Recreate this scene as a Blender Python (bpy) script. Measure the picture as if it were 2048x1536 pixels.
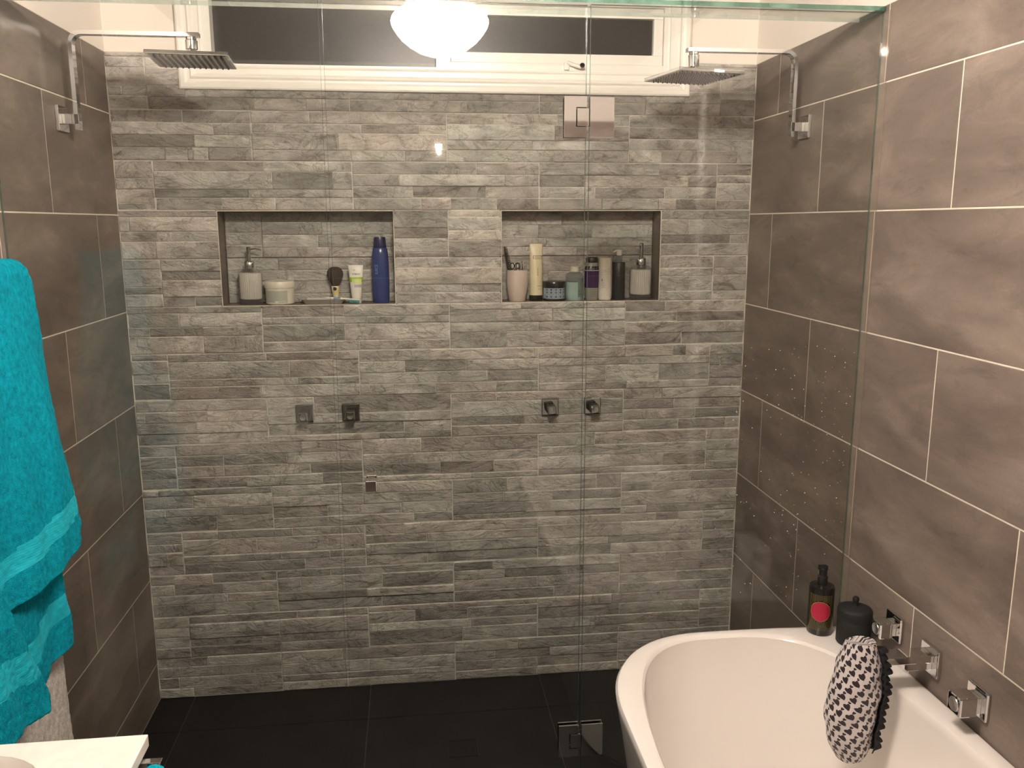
import bpy, bmesh, math, random
from mathutils import Vector, Matrix
random.seed(7)
for o in list(bpy.data.objects): bpy.data.objects.remove(o, do_unlink=True)
SC = bpy.context.scene
COL = SC.collection
W = 2.025            # shower / bathroom width
REAR = -3.12         # wall behind the photographer
CEIL = 2.375
TT = 2.112           # top of the tiling
GY = -0.762          # plane of the shower screen

# ---------------------------------------------------------------- camera
cam = bpy.data.cameras.new('camera'); camo = bpy.data.objects.new('camera', cam); COL.objects.link(camo)
cam.sensor_width = 36.0; cam.lens = 1693.2 / 2048 * 36.0; cam.clip_start = 0.02
def cam_matrix(a, b, c):
    Rz = Matrix.Rotation(a, 3, 'Z'); Rx = Matrix.Rotation(b, 3, 'X'); Ry = Matrix.Rotation(c, 3, 'Y')
    R = Rz @ Rx @ Ry                      # columns: right, forward, up
    r, f, u = R.col[0], R.col[1], R.col[2]
    M = Matrix((( r[0], u[0], -f[0]), (r[1], u[1], -f[1]), (r[2], u[2], -f[2])))
    return M.to_4x4()
camo.matrix_world = Matrix.Translation((0.8927, -2.7871, 1.6060)) @ cam_matrix(-0.1172, -0.1878, 0.0026)
SC.camera = camo

# ---------------------------------------------------------------- world (night outside) and exposure
wd = bpy.data.worlds.new('night'); SC.world = wd; wd.use_nodes = True
wd.node_tree.nodes['Background'].inputs[0].default_value = (0.02, 0.022, 0.03, 1)
wd.node_tree.nodes['Background'].inputs[1].default_value = 0.3
vs = SC.view_settings
vs.view_transform = 'Standard'; vs.look = 'None'; vs.gamma = 1.0; vs.use_curve_mapping = False
vs.exposure = 2.90
LAMP_STRENGTH = 52.0
LAMP_COLOR = (1.0, 0.875, 0.765)

# ---------------------------------------------------------------- materials
def nt(name):
    m = bpy.data.materials.new(name); m.use_nodes = True
    t = m.node_tree; t.nodes.clear()
    return m, t
def N(t, typ, **kw):
    n = t.nodes.new(typ)
    for k, v in kw.items():
        if k.startswith('i_'):
            n.inputs[k[2:].replace('_', ' ')].default_value = v
        else: setattr(n, k, v)
    return n
def L(t, a, ai, b, bi): t.links.new(a.outputs[ai], b.inputs[bi])
def rgb(c): return (c[0], c[1], c[2], 1.0)
def noise(t, src, scale, detail=4, rough=0.55, vec_scale=None, rot=(0,0,0), dist=0.0):
    mp = N(t, 'ShaderNodeMapping')
    mp.inputs['Scale'].default_value = vec_scale or (1, 1, 1)
    mp.inputs['Rotation'].default_value = rot
    t.links.new(src, mp.inputs['Vector'])
    n = N(t, 'ShaderNodeTexNoise'); n.inputs['Scale'].default_value = scale
    n.inputs['Detail'].default_value = detail; n.inputs['Roughness'].default_value = rough
    n.inputs['Distortion'].default_value = dist
    L(t, mp, 0, n, 'Vector'); return n
def ramp(t, fac, stops):
    r = N(t, 'ShaderNodeValToRGB'); e = r.color_ramp.elements
    while len(e) < len(stops): e.new(0.5)
    for i, (p, c) in enumerate(stops):
        e[i].position = p; e[i].color = rgb(c) if len(c) == 3 else c
    t.links.new(fac, r.inputs[0]); return r
def mixc(t, a, b, fac, mode='MIX'):
    m = N(t, 'ShaderNodeMix', data_type='RGBA', blend_type=mode)
    for k, v in ((0, fac), (6, a), (7, b)):
        if isinstance(v, (int, float)): m.inputs[k].default_value = v
        elif isinstance(v, (tuple, list)): m.inputs[k].default_value = rgb(v)
        else: t.links.new(v, m.inputs[k])
    return m.outputs[2]
def math_(t, op, a, b=0.0):
    m = N(t, 'ShaderNodeMath', operation=op)
    for k, v in ((0, a), (1, b)):
        if isinstance(v, (int, float)): m.inputs[k].default_value = v
        else: t.links.new(v, m.inputs[k])
    return m.outputs[0]
def pbsdf(t, color, rough=0.5, metal=0.0, spec=0.5, normal=None, **kw):
    p = N(t, 'ShaderNodeBsdfPrincipled'); o = N(t, 'ShaderNodeOutputMaterial'); L(t, p, 0, o, 0)
    if isinstance(color, (tuple, list)): p.inputs['Base Color'].default_value = rgb(color)
    else: t.links.new(color, p.inputs['Base Color'])
    if isinstance(rough, (int, float)): p.inputs['Roughness'].default_value = rough
    else: t.links.new(rough, p.inputs['Roughness'])
    p.inputs['Metallic'].default_value = metal; p.inputs['Specular IOR Level'].default_value = spec
    if normal is not None: t.links.new(normal, p.inputs['Normal'])
    for k, v in kw.items(): p.inputs[k.replace('_', ' ')].default_value = v
    return p
def bump(t, h, strength, dist):
    b = N(t, 'ShaderNodeBump'); b.inputs['Strength'].default_value = strength; b.inputs['Distance'].default_value = dist
    t.links.new(h, b.inputs['Height']); return b.outputs[0]
MATS = {}
def simple(name, color, rough=0.5, metal=0.0, spec=0.5, var=0.06, nscale=30.0, bmp=0.0, **kw):
    """plain procedural material: base colour broken up by a little noise"""
    if name in MATS: return MATS[name]
    m, t = nt(name)
    tc = N(t, 'ShaderNodeTexCoord')
    n = noise(t, tc.outputs['Object'], nscale, 3)
    lo = tuple(c * (1 - var) for c in color); hi = tuple(min(1, c * (1 + var)) for c in color)
    r = ramp(t, n.outputs[0], [(0.3, lo), (0.7, hi)])
    nm = bump(t, n.outputs[0], bmp, 0.002) if bmp else None
    pbsdf(t, r.outputs[0], rough, metal, spec, nm, **kw)
    MATS[name] = m; return m

def stone_material():
    m, t = nt('split_face_stone')
    tc = N(t, 'ShaderNodeTexCoord'); at = N(t, 'ShaderNodeAttribute', attribute_name='tone')
    sp = N(t, 'ShaderNodeSeparateColor'); L(t, at, 'Color', sp, 0)
    gb = N(t, 'ShaderNodeCombineXYZ'); L(t, sp, 1, gb, 0); L(t, sp, 2, gb, 1); L(t, sp, 1, gb, 2)
    off = N(t, 'ShaderNodeVectorMath', operation='SCALE'); L(t, gb, 0, off, 0); off.inputs['Scale'].default_value = 37.0
    add = N(t, 'ShaderNodeVectorMath', operation='ADD'); L(t, tc, 'Object', add, 0); L(t, off, 0, add, 1)
    src = add.outputs[0]
    big = noise(t, src, 9.0, 5, 0.6, (1, 1, 1.6), (0, 0.5, 0), 0.6)            # broad clouds
    vein = noise(t, src, 15.0, 8, 0.70, (0.75, 1, 1.9), (0, 0.55, 0), 1.1)
    line = noise(t, src, 6.0, 6, 0.60, (0.9, 1, 1.7), (0, 0.6, 0), 1.2)     # slanting cleft veins
    fine = noise(t, src, 190.0, 4, 0.75)
    spk = noise(t, src, 75.0, 5, 0.8, (1, 1, 1.8), (0, 0.2, 0))
    base = ramp(t, big.outputs[0], [(0.30, (0.36, 0.346, 0.33)), (0.45, (0.50, 0.480, 0.455)), (0.62, (0.63, 0.605, 0.575)), (0.75, (0.74, 0.71, 0.68))])
    tint = ramp(t, sp.outputs[1], [(0.0, (1.03, 0.985, 0.96)), (0.5, (1, 1, 1)), (1.0, (0.97, 1.0, 0.975))])
    c = mixc(t, base.outputs[0], tint.outputs[0], 1.0, 'MULTIPLY')
    vr = ramp(t, vein.outputs[0], [(0.32, (0.42, 0.40, 0.37)), (0.42, (0.90, 0.89, 0.87)), (0.58, (1.04, 1.04, 1.04)), (0.68, (1.35, 1.32, 1.28))])
    c = mixc(t, c, vr.outputs[0], 0.85, 'MULTIPLY')
    ln = math_(t, 'ABSOLUTE', math_(t, 'SUBTRACT', line.outputs[0], 0.5))
    lr = ramp(t, ln, [(0.0, (0.55, 0.53, 0.50)), (0.008, (0.78, 0.76, 0.73)), (0.022, (1, 1, 1)), (1.0, (1, 1, 1))])
    c = mixc(t, c, lr.outputs[0], 0.75, 'MULTIPLY')
    fr = ramp(t, fine.outputs[0], [(0.3, (0.82, 0.82, 0.82)), (0.7, (1.14, 1.14, 1.14))])
    c = mixc(t, c, fr.outputs[0], 0.7, 'MULTIPLY')
    sr = ramp(t, spk.outputs[0], [(0.30, (0.55, 0.54, 0.52)), (0.41, (1, 1, 1)), (0.62, (1, 1, 1)), (0.70, (1.3, 1.28, 1.24))])
    c = mixc(t, c, sr.outputs[0], 0.75, 'MULTIPLY')
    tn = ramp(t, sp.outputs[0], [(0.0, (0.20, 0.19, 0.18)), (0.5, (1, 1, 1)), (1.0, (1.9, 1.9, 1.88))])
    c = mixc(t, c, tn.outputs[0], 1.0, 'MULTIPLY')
    lh = ramp(t, ln, [(0.0, (0, 0, 0)), (0.05, (1, 1, 1))])
    h = math_(t, 'ADD', math_(t, 'ADD', math_(t, 'MULTIPLY', vein.outputs[0], 1.7), math_(t, 'MULTIPLY', lh.outputs[0], 0.25)), math_(t, 'ADD', math_(t, 'MULTIPLY', spk.outputs[0], 0.55), math_(t, 'MULTIPLY', fine.outputs[0], 0.18)))
    pbsdf(t, c, 0.62, 0, 0.35, bump(t, h, 1.0, 0.008))
    return m
def walltile_material():
    m, t = nt('taupe_wall_tile')
    tc = N(t, 'ShaderNodeTexCoord'); oi = N(t, 'ShaderNodeObjectInfo')
    off = N(t, 'ShaderNodeCombineXYZ')
    for k, s in ((0, 31.0), (1, 57.0), (2, 83.0)): t.links.new(math_(t, 'MULTIPLY', oi.outputs['Random'], s), off.inputs[k])
    add = N(t, 'ShaderNodeVectorMath', operation='ADD'); L(t, tc, 'Object', add, 0); L(t, off, 0, add, 1)
    src = add.outputs[0]
    cloud = noise(t, src, 3.4, 5, 0.62, (1, 0.8, 2.3), (-0.12, 0, 0), 0.5)
    blot = noise(t, src, 8.0, 6, 0.7, (1, 0.7, 2.0), (-0.12, 0, 0), 0.8)
    fine = noise(t, src, 160.0, 3, 0.6)
    b = ramp(t, cloud.outputs[0], [(0.32, (0.140, 0.112, 0.093)), (0.50, (0.192, 0.153, 0.128)), (0.68, (0.275, 0.222, 0.187))])
    v = ramp(t, blot.outputs[0], [(0.32, (0.74, 0.75, 0.77)), (0.45, (1, 1, 1)), (0.58, (1, 1, 1)), (0.70, (1.30, 1.27, 1.24))])
    c = mixc(t, b.outputs[0], v.outputs[0], 0.9, 'MULTIPLY')
    f = ramp(t, fine.outputs[0], [(0.3, (0.95, 0.95, 0.95)), (0.7, (1.05, 1.05, 1.05))])
    c = mixc(t, c, f.outputs[0], 1.0, 'MULTIPLY')
    r = math_(t, 'ADD', math_(t, 'MULTIPLY', blot.outputs[0], 0.15), 0.42)
    pbsdf(t, c, r, 0, 0.4, bump(t, fine.outputs[0], 0.12, 0.001))
    return m
def glass_material(name, tint, extra_rough=0.0, haze=0.0, hazecol=(0.8, 0.8, 0.8), ior=1.5):
    """clear sheet glass: Fresnel mix of see-through and mirror on both faces, so lamps shine through it"""
    m, t = nt(name)
    geo = N(t, 'ShaderNodeNewGeometry')
    io = math_(t, 'ADD', math_(t, 'MULTIPLY', geo.outputs['Backfacing'], 1 / ior - ior), ior)
    fr = N(t, 'ShaderNodeFresnel'); t.links.new(io, fr.inputs['IOR'])
    tr = N(t, 'ShaderNodeBsdfTransparent'); tr.inputs[0].default_value = rgb(tint)
    gl = N(t, 'ShaderNodeBsdfGlossy'); gl.inputs['Roughness'].default_value = extra_rough
    mx = N(t, 'ShaderNodeMixShader'); L(t, fr, 0, mx, 0); L(t, tr, 0, mx, 1); L(t, gl, 0, mx, 2)
    last = mx
    if haze > 0:
        df = N(t, 'ShaderNodeBsdfDiffuse'); df.inputs[0].default_value = rgb(hazecol)
        m2 = N(t, 'ShaderNodeMixShader'); m2.inputs[0].default_value = haze; L(t, mx, 0, m2, 1); L(t, df, 0, m2, 2); last = m2
    o = N(t, 'ShaderNodeOutputMaterial'); L(t, last, 0, o, 0)
    return m
def edge_material(nm='polished_glass_edge', c0=(0.02, 0.085, 0.06), c1=(0.12, 0.25, 0.19)):
    m, t = nt(nm)
    tc = N(t, 'ShaderNodeTexCoord'); n = noise(t, tc.outputs['Object'], 14, 3)
    r = ramp(t, n.outputs[0], [(0.35, c0), (0.65, c1)])
    df = pbsdf(t, r.outputs[0], 0.25, 0, 0.6)
    tr = N(t, 'ShaderNodeBsdfTransparent'); tr.inputs[0].default_value = (0.55, 0.8, 0.7, 1)
    mx = N(t, 'ShaderNodeMixShader'); mx.inputs[0].default_value = 0.72
    o = [x for x in t.nodes if x.type == 'OUTPUT_MATERIAL'][0]
    L(t, tr, 0, mx, 1); L(t, df, 0, mx, 2); L(t, mx, 0, o, 0)
    return m
def towel_material(name, col, band=False):
    m, t = nt(name)
    tc = N(t, 'ShaderNodeTexCoord')
    if band:
        wv = N(t, 'ShaderNodeTexWave', wave_type='BANDS', bands_direction='Z'); wv.inputs['Scale'].default_value = 60
        wv.inputs['Distortion'].default_value = 1.0; t.links.new(tc.outputs['Object'], wv.inputs[0])
        r = ramp(t, wv.outputs[1], [(0.2, tuple(c * 0.92 for c in col)), (0.8, tuple(c * 1.08 for c in col))])
        pbsdf(t, r.outputs[0], 0.6, 0, 0.3, bump(t, wv.outputs[1], 0.15, 0.001))
    else:
        n1 = noise(t, tc.outputs['Object'], 420, 3, 0.7); n2 = noise(t, tc.outputs['Object'], 95, 5, 0.75, (1, 1, 0.7), (0.5, 0, 0))
        h = math_(t, 'ADD', n1.outputs[0], n2.outputs[0])
        r = ramp(t, n2.outputs[0], [(0.33, tuple(c * 0.62 for c in col)), (0.55, col), (0.72, tuple(min(1, c * 1.3) for c in col))])
        pbsdf(t, r.outputs[0], 0.95, 0, 0.1, bump(t, h, 1.0, 0.004))
    return m
def emissive(name, col, s):
    m, t = nt(name); e = N(t, 'ShaderNodeEmission'); e.inputs[0].default_value = rgb(col); e.inputs[1].default_value = s
    o = N(t, 'ShaderNodeOutputMaterial'); L(t, e, 0, o, 0); return m
def lamp_material():
    """opal shade, emission shaped to darken low walls: the sides glow more strongly than the underside"""
    m, t = nt('lit_opal_glass'); g = N(t, 'ShaderNodeNewGeometry'); sp = N(t, 'ShaderNodeSeparateXYZ'); L(t, g, 'Normal', sp, 0)
    f = math_(t, 'MAXIMUM', math_(t, 'MULTIPLY', sp.outputs[2], -1.0), 0.0)
    st = math_(t, 'MULTIPLY', math_(t, 'ADD', 0.12, math_(t, 'MULTIPLY', math_(t, 'POWER', math_(t, 'SUBTRACT', 1.0001, f), 1.5), 0.88)), LAMP_STRENGTH)
    e = N(t, 'ShaderNodeEmission'); e.inputs[0].default_value = rgb(LAMP_COLOR); t.links.new(st, e.inputs[1])
    o = N(t, 'ShaderNodeOutputMaterial'); L(t, e, 0, o, 0); return m
def frosted_material():
    m, t = nt('obscure_window_glass')
    tc = N(t, 'ShaderNodeTexCoord'); n = noise(t, tc.outputs['Object'], 120, 4, 0.6)
    r = ramp(t, n.outputs[0], [(0.3, (0.026, 0.024, 0.021)), (0.7, (0.036, 0.033, 0.029))])
    pbsdf(t, r.outputs[0], 0.34, 0, 0.5, bump(t, n.outputs[0], 0.15, 0.001)); return m
def floor_material():
    m, t = nt('dark_floor_tile')
    tc = N(t, 'ShaderNodeTexCoord'); n = noise(t, tc.outputs['Object'], 8, 6, 0.6, (1, 1, 1)); n2 = noise(t, tc.outputs['Object'], 220, 3)
    r = ramp(t, n.outputs[0], [(0.3, (0.010, 0.010, 0.010)), (0.7, (0.019, 0.019, 0.018))])
    pbsdf(t, r.outputs[0], 0.55, 0, 0.35, bump(t, n2.outputs[0], 0.25, 0.001)); return m
def heart_material():
    """white cloth with scattered black heart-like marks: two small round lobes and a point per cell"""
    m, t = nt('heart_print_cloth')
    tc = N(t, 'ShaderNodeTexCoord')
    uv = N(t, 'ShaderNodeUVMap'); 
    wob = noise(t, tc.outputs['Object'], 30, 2)
    sep = N(t, 'ShaderNodeSeparateXYZ'); L(t, uv, 0, sep, 0)
    u, v = sep.outputs[0], sep.outputs[1]
    u = math_(t, 'ADD', u, math_(t, 'MULTIPLY', wob.outputs[0], 0.55)); v = math_(t, 'ADD', v, math_(t, 'MULTIPLY', wob.outputs[0], 0.35))
    def heart(du, dv, size, ang):
        uu = math_(t, 'ADD', u, du); vv = math_(t, 'ADD', v, dv)
        row = math_(t, 'FLOOR', vv)
        uu = math_(t, 'ADD', uu, math_(t, 'MULTIPLY', row, 0.5))
        a = math_(t, 'SUBTRACT', math_(t, 'FRACT', uu), 0.5); b = math_(t, 'SUBTRACT', math_(t, 'FRACT', vv), 0.5)
        ca, sa = math.cos(ang), math.sin(ang)
        x = math_(t, 'DIVIDE', math_(t, 'ADD', math_(t, 'MULTIPLY', a, ca), math_(t, 'MULTIPLY', b, sa)), size)
        y = math_(t, 'DIVIDE', math_(t, 'SUBTRACT', math_(t, 'MULTIPLY', b, ca), math_(t, 'MULTIPLY', a, sa)), size)
        ax = math_(t, 'ABSOLUTE', x)
        yy = math_(t, 'SUBTRACT', y, math_(t, 'MULTIPLY', math_(t, 'POWER', math_(t, 'ADD', ax, 0.0001), 0.7), 0.75))
        d = math_(t, 'ADD', math_(t, 'MULTIPLY', x, x), math_(t, 'MULTIPLY', yy, yy))
        return math_(t, 'LESS_THAN', d, 1.0)
    h = math_(t, 'MAXIMUM', heart(0, 0, 0.33, 0.5), heart(0.42, 0.38, 0.15, -0.4))
    c = mixc(t, (0.62, 0.57, 0.56), (0.022, 0.014, 0.020), h)
    n = noise(t, tc.outputs['Object'], 400, 2)
    pbsdf(t, c, 0.55, 0, 0.35, bump(t, n.outputs[0], 0.1, 0.0005), Sheen_Weight=0.2); return m

M = {}
M['stone'] = stone_material(); M['tile'] = walltile_material(); M['floor'] = floor_material()
M['grout'] = simple('cream_grout', (0.74, 0.67, 0.56), 0.9, bmp=0.3, nscale=200)
M['stone_grout'] = simple('stone_wall_grout', (0.66, 0.62, 0.55), 0.9, bmp=0.3, nscale=200)
M['floor_grout'] = simple('floor_grout', (0.065, 0.062, 0.056), 0.9)
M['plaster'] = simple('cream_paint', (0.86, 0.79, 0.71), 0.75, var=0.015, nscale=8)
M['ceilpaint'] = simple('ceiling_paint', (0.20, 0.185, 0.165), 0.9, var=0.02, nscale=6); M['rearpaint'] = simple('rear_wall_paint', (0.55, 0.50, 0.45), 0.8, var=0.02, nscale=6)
M['trimwhite'] = simple('white_gloss_paint', (0.93, 0.90, 0.83), 0.3, var=0.01)
M['ceramic'] = simple('white_acrylic', (0.83, 0.79, 0.75), 0.14, var=0.008, nscale=4, Coat_Weight=0.3)
M['chrome'] = simple('chrome', (0.72, 0.72, 0.72), 0.035, 1.0, var=0.01)
M['chrome_dim_reflection'] = simple('chrome_painted_reflection', (0.30, 0.31, 0.31), 0.06, 1.0, var=0.01)  # chrome darkened in colour to imitate the dark reflections on the shower taps
M['brushed'] = simple('brushed_steel', (0.55, 0.54, 0.52), 0.28, 1.0, var=0.05)
M['nozzle'] = simple('dark_rubber', (0.02, 0.02, 0.02), 0.5)
M['face'] = simple('shower_face', (0.30, 0.30, 0.29), 0.2, 0.8)
M['glass'] = glass_material('clear_sheet_glass', (0.974, 0.981, 0.967))
M['edge'] = edge_material(); M['edge_far'] = edge_material('painted_glint_edge', (0.62, 0.66, 0.60), (0.80, 0.82, 0.76)); M['edge_pane'] = edge_material('cut_glass_edge', (0.06, 0.085, 0.07), (0.16, 0.19, 0.15))
M['jarglass'] = glass_material('ribbed_clear_glass', (0.90, 0.90, 0.88), 0.02, 0.05)
M['plastic_clear'] = glass_material('clear_plastic', (0.80, 0.82, 0.82), 0.08, 0.22, (0.5, 0.55, 0.55))
M['seal'] = glass_material('clear_seal_strip', (0.93, 0.91, 0.88), 0.15, 0.07, (0.85, 0.75, 0.66)); M['frost'] = frosted_material()
M['teal'] = towel_material('teal_terry', (0.004, 0.42, 0.56)); M['tealband'] = towel_material('teal_woven_band', (0.012, 0.46, 0.58), True)
M['whitetowel'] = towel_material('white_terry', (0.84, 0.78, 0.72)); M['heart'] = heart_material()
def colm(name, c, r=0.35, **kw): M[name] = simple(name, c, r, **kw); return M[name]
colm('cream_plastic', (0.72, 0.67, 0.56)); colm('white_plastic', (0.74, 0.70, 0.62)); colm('label_grey', (0.42, 0.42, 0.36))
colm('milk', (0.74, 0.70, 0.65), 0.6); colm('blue_plastic', (0.022, 0.045, 0.17), 0.22); colm('blue_dark', (0.012, 0.018, 0.07), 0.2)
colm('black_plastic', (0.010, 0.010, 0.010), 0.25); colm('black_matt', (0.008, 0.008, 0.008), 0.7); colm('black_cloth', (0.006, 0.006, 0.008), 0.85)
colm('green_print', (0.33, 0.52, 0.04)); colm('lime_print', (0.60, 0.68, 0.22)); colm('lilac_print', (0.40, 0.38, 0.44)); colm('ink', (0.02, 0.02, 0.05)); colm('brown_ink', (0.13, 0.08, 0.04))
colm('yellow_tube', (0.64, 0.56, 0.37)); colm('pink_ceramic', (0.58, 0.48, 0.41), 0.4); colm('purple_plastic', (0.045, 0.012, 0.075), 0.25)
colm('aqua', (0.32, 0.44, 0.40), 0.3); colm('aqua_dark', (0.17, 0.22, 0.19), 0.3); colm('grey_label', (0.27, 0.26, 0.22)); colm('charcoal', (0.018, 0.022, 0.022), 0.35)
colm('hair_dark', (0.045, 0.028, 0.02), 0.8); colm('horn', (0.70, 0.58, 0.30), 0.3); colm('teal_plastic', (0.05, 0.30, 0.32)); colm('blue_light', (0.10, 0.25, 0.45))
colm('red_label', (0.42, 0.012, 0.05), 0.35); colm('gold_print', (0.30, 0.22, 0.03), 0.4); colm('tin', (0.55, 0.54, 0.50), 0.3, metal=0.7)
colm('label_pattern_base', (0.45, 0.52, 0.58)); colm('navy', (0.03, 0.045, 0.09)); colm('vanity_white', (0.80, 0.77, 0.71), 0.2); colm('water', (0.75, 0.74, 0.70), 0.1)
colm('mirror', (0.9, 0.9, 0.9), 0.01, metal=1.0)

# ---------------------------------------------------------------- mesh helpers
class MB:
    def __init__(s): s.v = []; s.f = []; s.m = []; s.mats = []
    def mi(s, mat):
        if mat not in s.mats: s.mats.append(mat)
        return s.mats.index(mat)
    def add(s, vs, fs, mat):
        b = len(s.v); s.v += [tuple(x) for x in vs]; k = s.mi(mat)
        for f in fs: s.f.append([b + i for i in f]); s.m.append(k)
        return s
    def box(s, x0, x1, y0, y1, z0, z1, mat, c=0.0):
        if c <= 0:
            vs = [(x, y, z) for x in (x0, x1) for y in (y0, y1) for z in (z0, z1)]
            return s.add(vs, [(0,1,3,2), (4,6,7,5), (0,4,5,1), (2,3,7,6), (0,2,6,4), (1,5,7,3)], mat)
        bm = bmesh.new(); bmesh.ops.create_cube(bm, size=1.0)
        for v in bm.verts: v.co = Vector(((x0+x1)/2 + v.co.x*(x1-x0), (y0+y1)/2 + v.co.y*(y1-y0), (z0+z1)/2 + v.co.z*(z1-z0)))
        bmesh.ops.bevel(bm, geom=bm.edges[:] , offset=c, segments=2, profile=0.5, affect='EDGES')
        bm.verts.ensure_lookup_table(); 
        s.add([v.co[:] for v in bm.verts], [[v.index for v in f.verts] for f in bm.faces], mat); bm.free(); return s
    def lathe(s, prof, mat, seg=32, cx=0, cy=0, cz=0, sx=1.0, sy=1.0, rib=None, M4=None, caps=True):
        vs = []; fs = []; n = len(prof)
        for (r, z) in prof:
            for k in range(seg):
                a = 2*math.pi*k/seg; rr = r * (rib(a, z) if rib else 1)
                vs.append((cx + rr*sx*math.cos(a), cy + rr*sy*math.sin(a), cz + z))
        for i in range(n-1):
            for k in range(seg):
                k2 = (k+1) % seg; fs.append((i*seg+k, i*seg+k2, (i+1)*seg+k2, (i+1)*seg+k))
        if caps:
            if prof[0][0] > 1e-5: fs.append(tuple(reversed(range(seg))))
            if prof[-1][0] > 1e-5: fs.append(tuple((n-1)*seg + k for k in range(seg)))
        if M4 is not None: vs = [tuple(M4 @ Vector(v)) for v in vs]
        return s.add(vs, fs, mat)
    def sweep(s, path, sect, mat, cap=True, scale=None, up=Vector((0, 0, 1))):
        """sweep a 2-D section (list of (a,b)) along 3-D points"""
        path = [Vector(p) for p in path]; n = len(path); k = len(sect); vs = []; fs = []
        prev = None
        for i, p in enumerate(path):
            d = (path[min(i+1, n-1)] - path[max(i-1, 0)]).normalized()
            if prev is None:
                side = d.cross(up)
                if side.length < 1e-4: side = d.cross(Vector((0, 1, 0)))
                side.normalize()
            else:
                side = prev - d * prev.dot(d); side.normalize()
            prev = side; u = side.cross(d).normalized(); sc = scale[i] if scale else 1.0
            for (a, b) in sect: vs.append(tuple(p + side*a*sc + u*b*sc))
        for i in range(n-1):
            for j in range(k):
                j2 = (j+1) % k; fs.append((i*k+j, i*k+j2, (i+1)*k+j2, (i+1)*k+j))
        if cap: fs.append(tuple(reversed(range(k)))); fs.append(tuple((n-1)*k + j for j in range(k)))
        return s.add(vs, fs, mat)
    def tube(s, path, r, mat, seg=10, scale=None):
        return s.sweep(path, [(r*math.cos(2*math.pi*i/seg), r*math.sin(2*math.pi*i/seg)) for i in range(seg)], mat, True, scale)
    def build(s, name, parent=None, loc=None, smooth=False, local=False):
        me = bpy.data.meshes.new(name); off = Vector(loc) if loc is not None else Vector((0, 0, 0))
        vs = s.v if local else [(v[0]-off[0], v[1]-off[1], v[2]-off[2]) for v in s.v]
        me.from_pydata(vs, [], s.f)
        for m in s.mats: me.materials.append(m)
        me.polygons.foreach_set('material_index', s.m)
        bm = bmesh.new(); bm.from_mesh(me); bmesh.ops.recalc_face_normals(bm, faces=bm.faces[:]); bm.to_mesh(me); bm.free()
        if smooth:
            me.polygons.foreach_set('use_smooth', [True]*len(me.polygons))
            try: me.set_sharp_from_angle(angle=math.radians(38))
            except Exception: pass
        o = bpy.data.objects.new(name, me); COL.objects.link(o)
        if parent is not None:
            o.parent = parent
            o.location = off - parent_origin(parent) if loc is not None else -parent_origin(parent)
            if loc is None and not local: pass
        else: o.location = off
        return o
def parent_origin(p):
    v = Vector(p.location)
    while p.parent is not None: p = p.parent; v = v + Vector(p.location)
    return v
def tag(o, label=None, cat=None, group=None, kind=None):
    if label: o['label'] = label
    if cat: o['category'] = cat
    if group: o['group'] = group
    if kind: o['kind'] = kind
    return o
def thing(name, loc, label, cat, group=None):
    o = bpy.data.objects.new(name, None); o.empty_display_size = 0.02; COL.objects.link(o); o.location = loc
    return tag(o, label, cat, group)
def lettering(txt, size, mat, parent, pos, radius=None, name='lettering', vertical=False):
    """flat or cylinder-wrapped lettering facing the room (-y); pos = centre of text (x, y surface, z)"""
    cu = bpy.data.curves.new('t', 'FONT'); cu.body = txt; cu.size = size; cu.align_x = 'CENTER'; cu.align_y = 'CENTER'; cu.resolution_u = 2
    tmp = bpy.data.objects.new('t', cu); COL.objects.link(tmp)
    me = bpy.data.meshes.new_from_object(tmp); bpy.data.objects.remove(tmp, do_unlink=True); bpy.data.curves.remove(cu)
    for v in me.vertices:
        x, z = v.co.x, v.co.y
        if vertical: x, z = -z, x
        if radius: a = x / radius; v.co = Vector((radius*math.sin(a), radius*(1-math.cos(a)) - 0.0004, z))
        else: v.co = Vector((x, -0.0004, z))
    me.name = name; me.materials.append(mat)
    o = bpy.data.objects.new(name, me); COL.objects.link(o); o.parent = parent
    o.location = Vector(pos) - parent_origin(parent); return o

# ================================================================ SETTING
# ---- back wall: solid wall with two niches and a high window, clad in split-face stone tiles
NICHES = [(0.2955, 0.839), (1.188, 1.719)]; NZ0, NZ1, ND = 1.349, 1.6445, 0.085
WX0, WX1, WZ0, WZ1 = 0.288, 1.722, 2.072, 2.292      # window opening
wb = MB()
YF = 0.0007
def wb_box(x0, x1, z0, z1):
    """wall slab piece; grout-coloured behind the tiles, painted above"""
    if z1 <= TT + 1e-4: wb.box(x0, x1, YF, 0.16, z0, z1, M['stone_grout'])
    else: wb.box(x0, x1, 0.001, 0.16, z0, z1, M['plaster'])
wb_box(-0.15, W+0.15, -0.02, NZ0 - 0.008)
xs = [-0.15, NICHES[0][0]-0.006, NICHES[0][1]+0.006, NICHES[1][0]-0.006, NICHES[1][1]+0.006, W+0.15]
for i in (0, 2, 4): wb_box(xs[i], xs[i+1], NZ0-0.008, NZ1+0.006)
for i in (1, 3): wb.box(xs[i], xs[i+1], ND+0.008, 0.16, NZ0-0.008, NZ1+0.006, M['stone_grout'])
wb_box(-0.15, W+0.15, NZ1+0.006, WZ0)
wb_box(-0.15, WX0, WZ0, TT); wb_box(WX1, W+0.15, WZ0, TT)
wb_box(-0.15, WX0, TT, WZ1+0.0001); wb_box(WX1, W+0.15, TT, WZ1+0.0001)
wb_box(-0.15, W+0.15, WZ1, CEIL+0.02)
wall_back = tag(wb.build('wall_back'), kind='structure')

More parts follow.
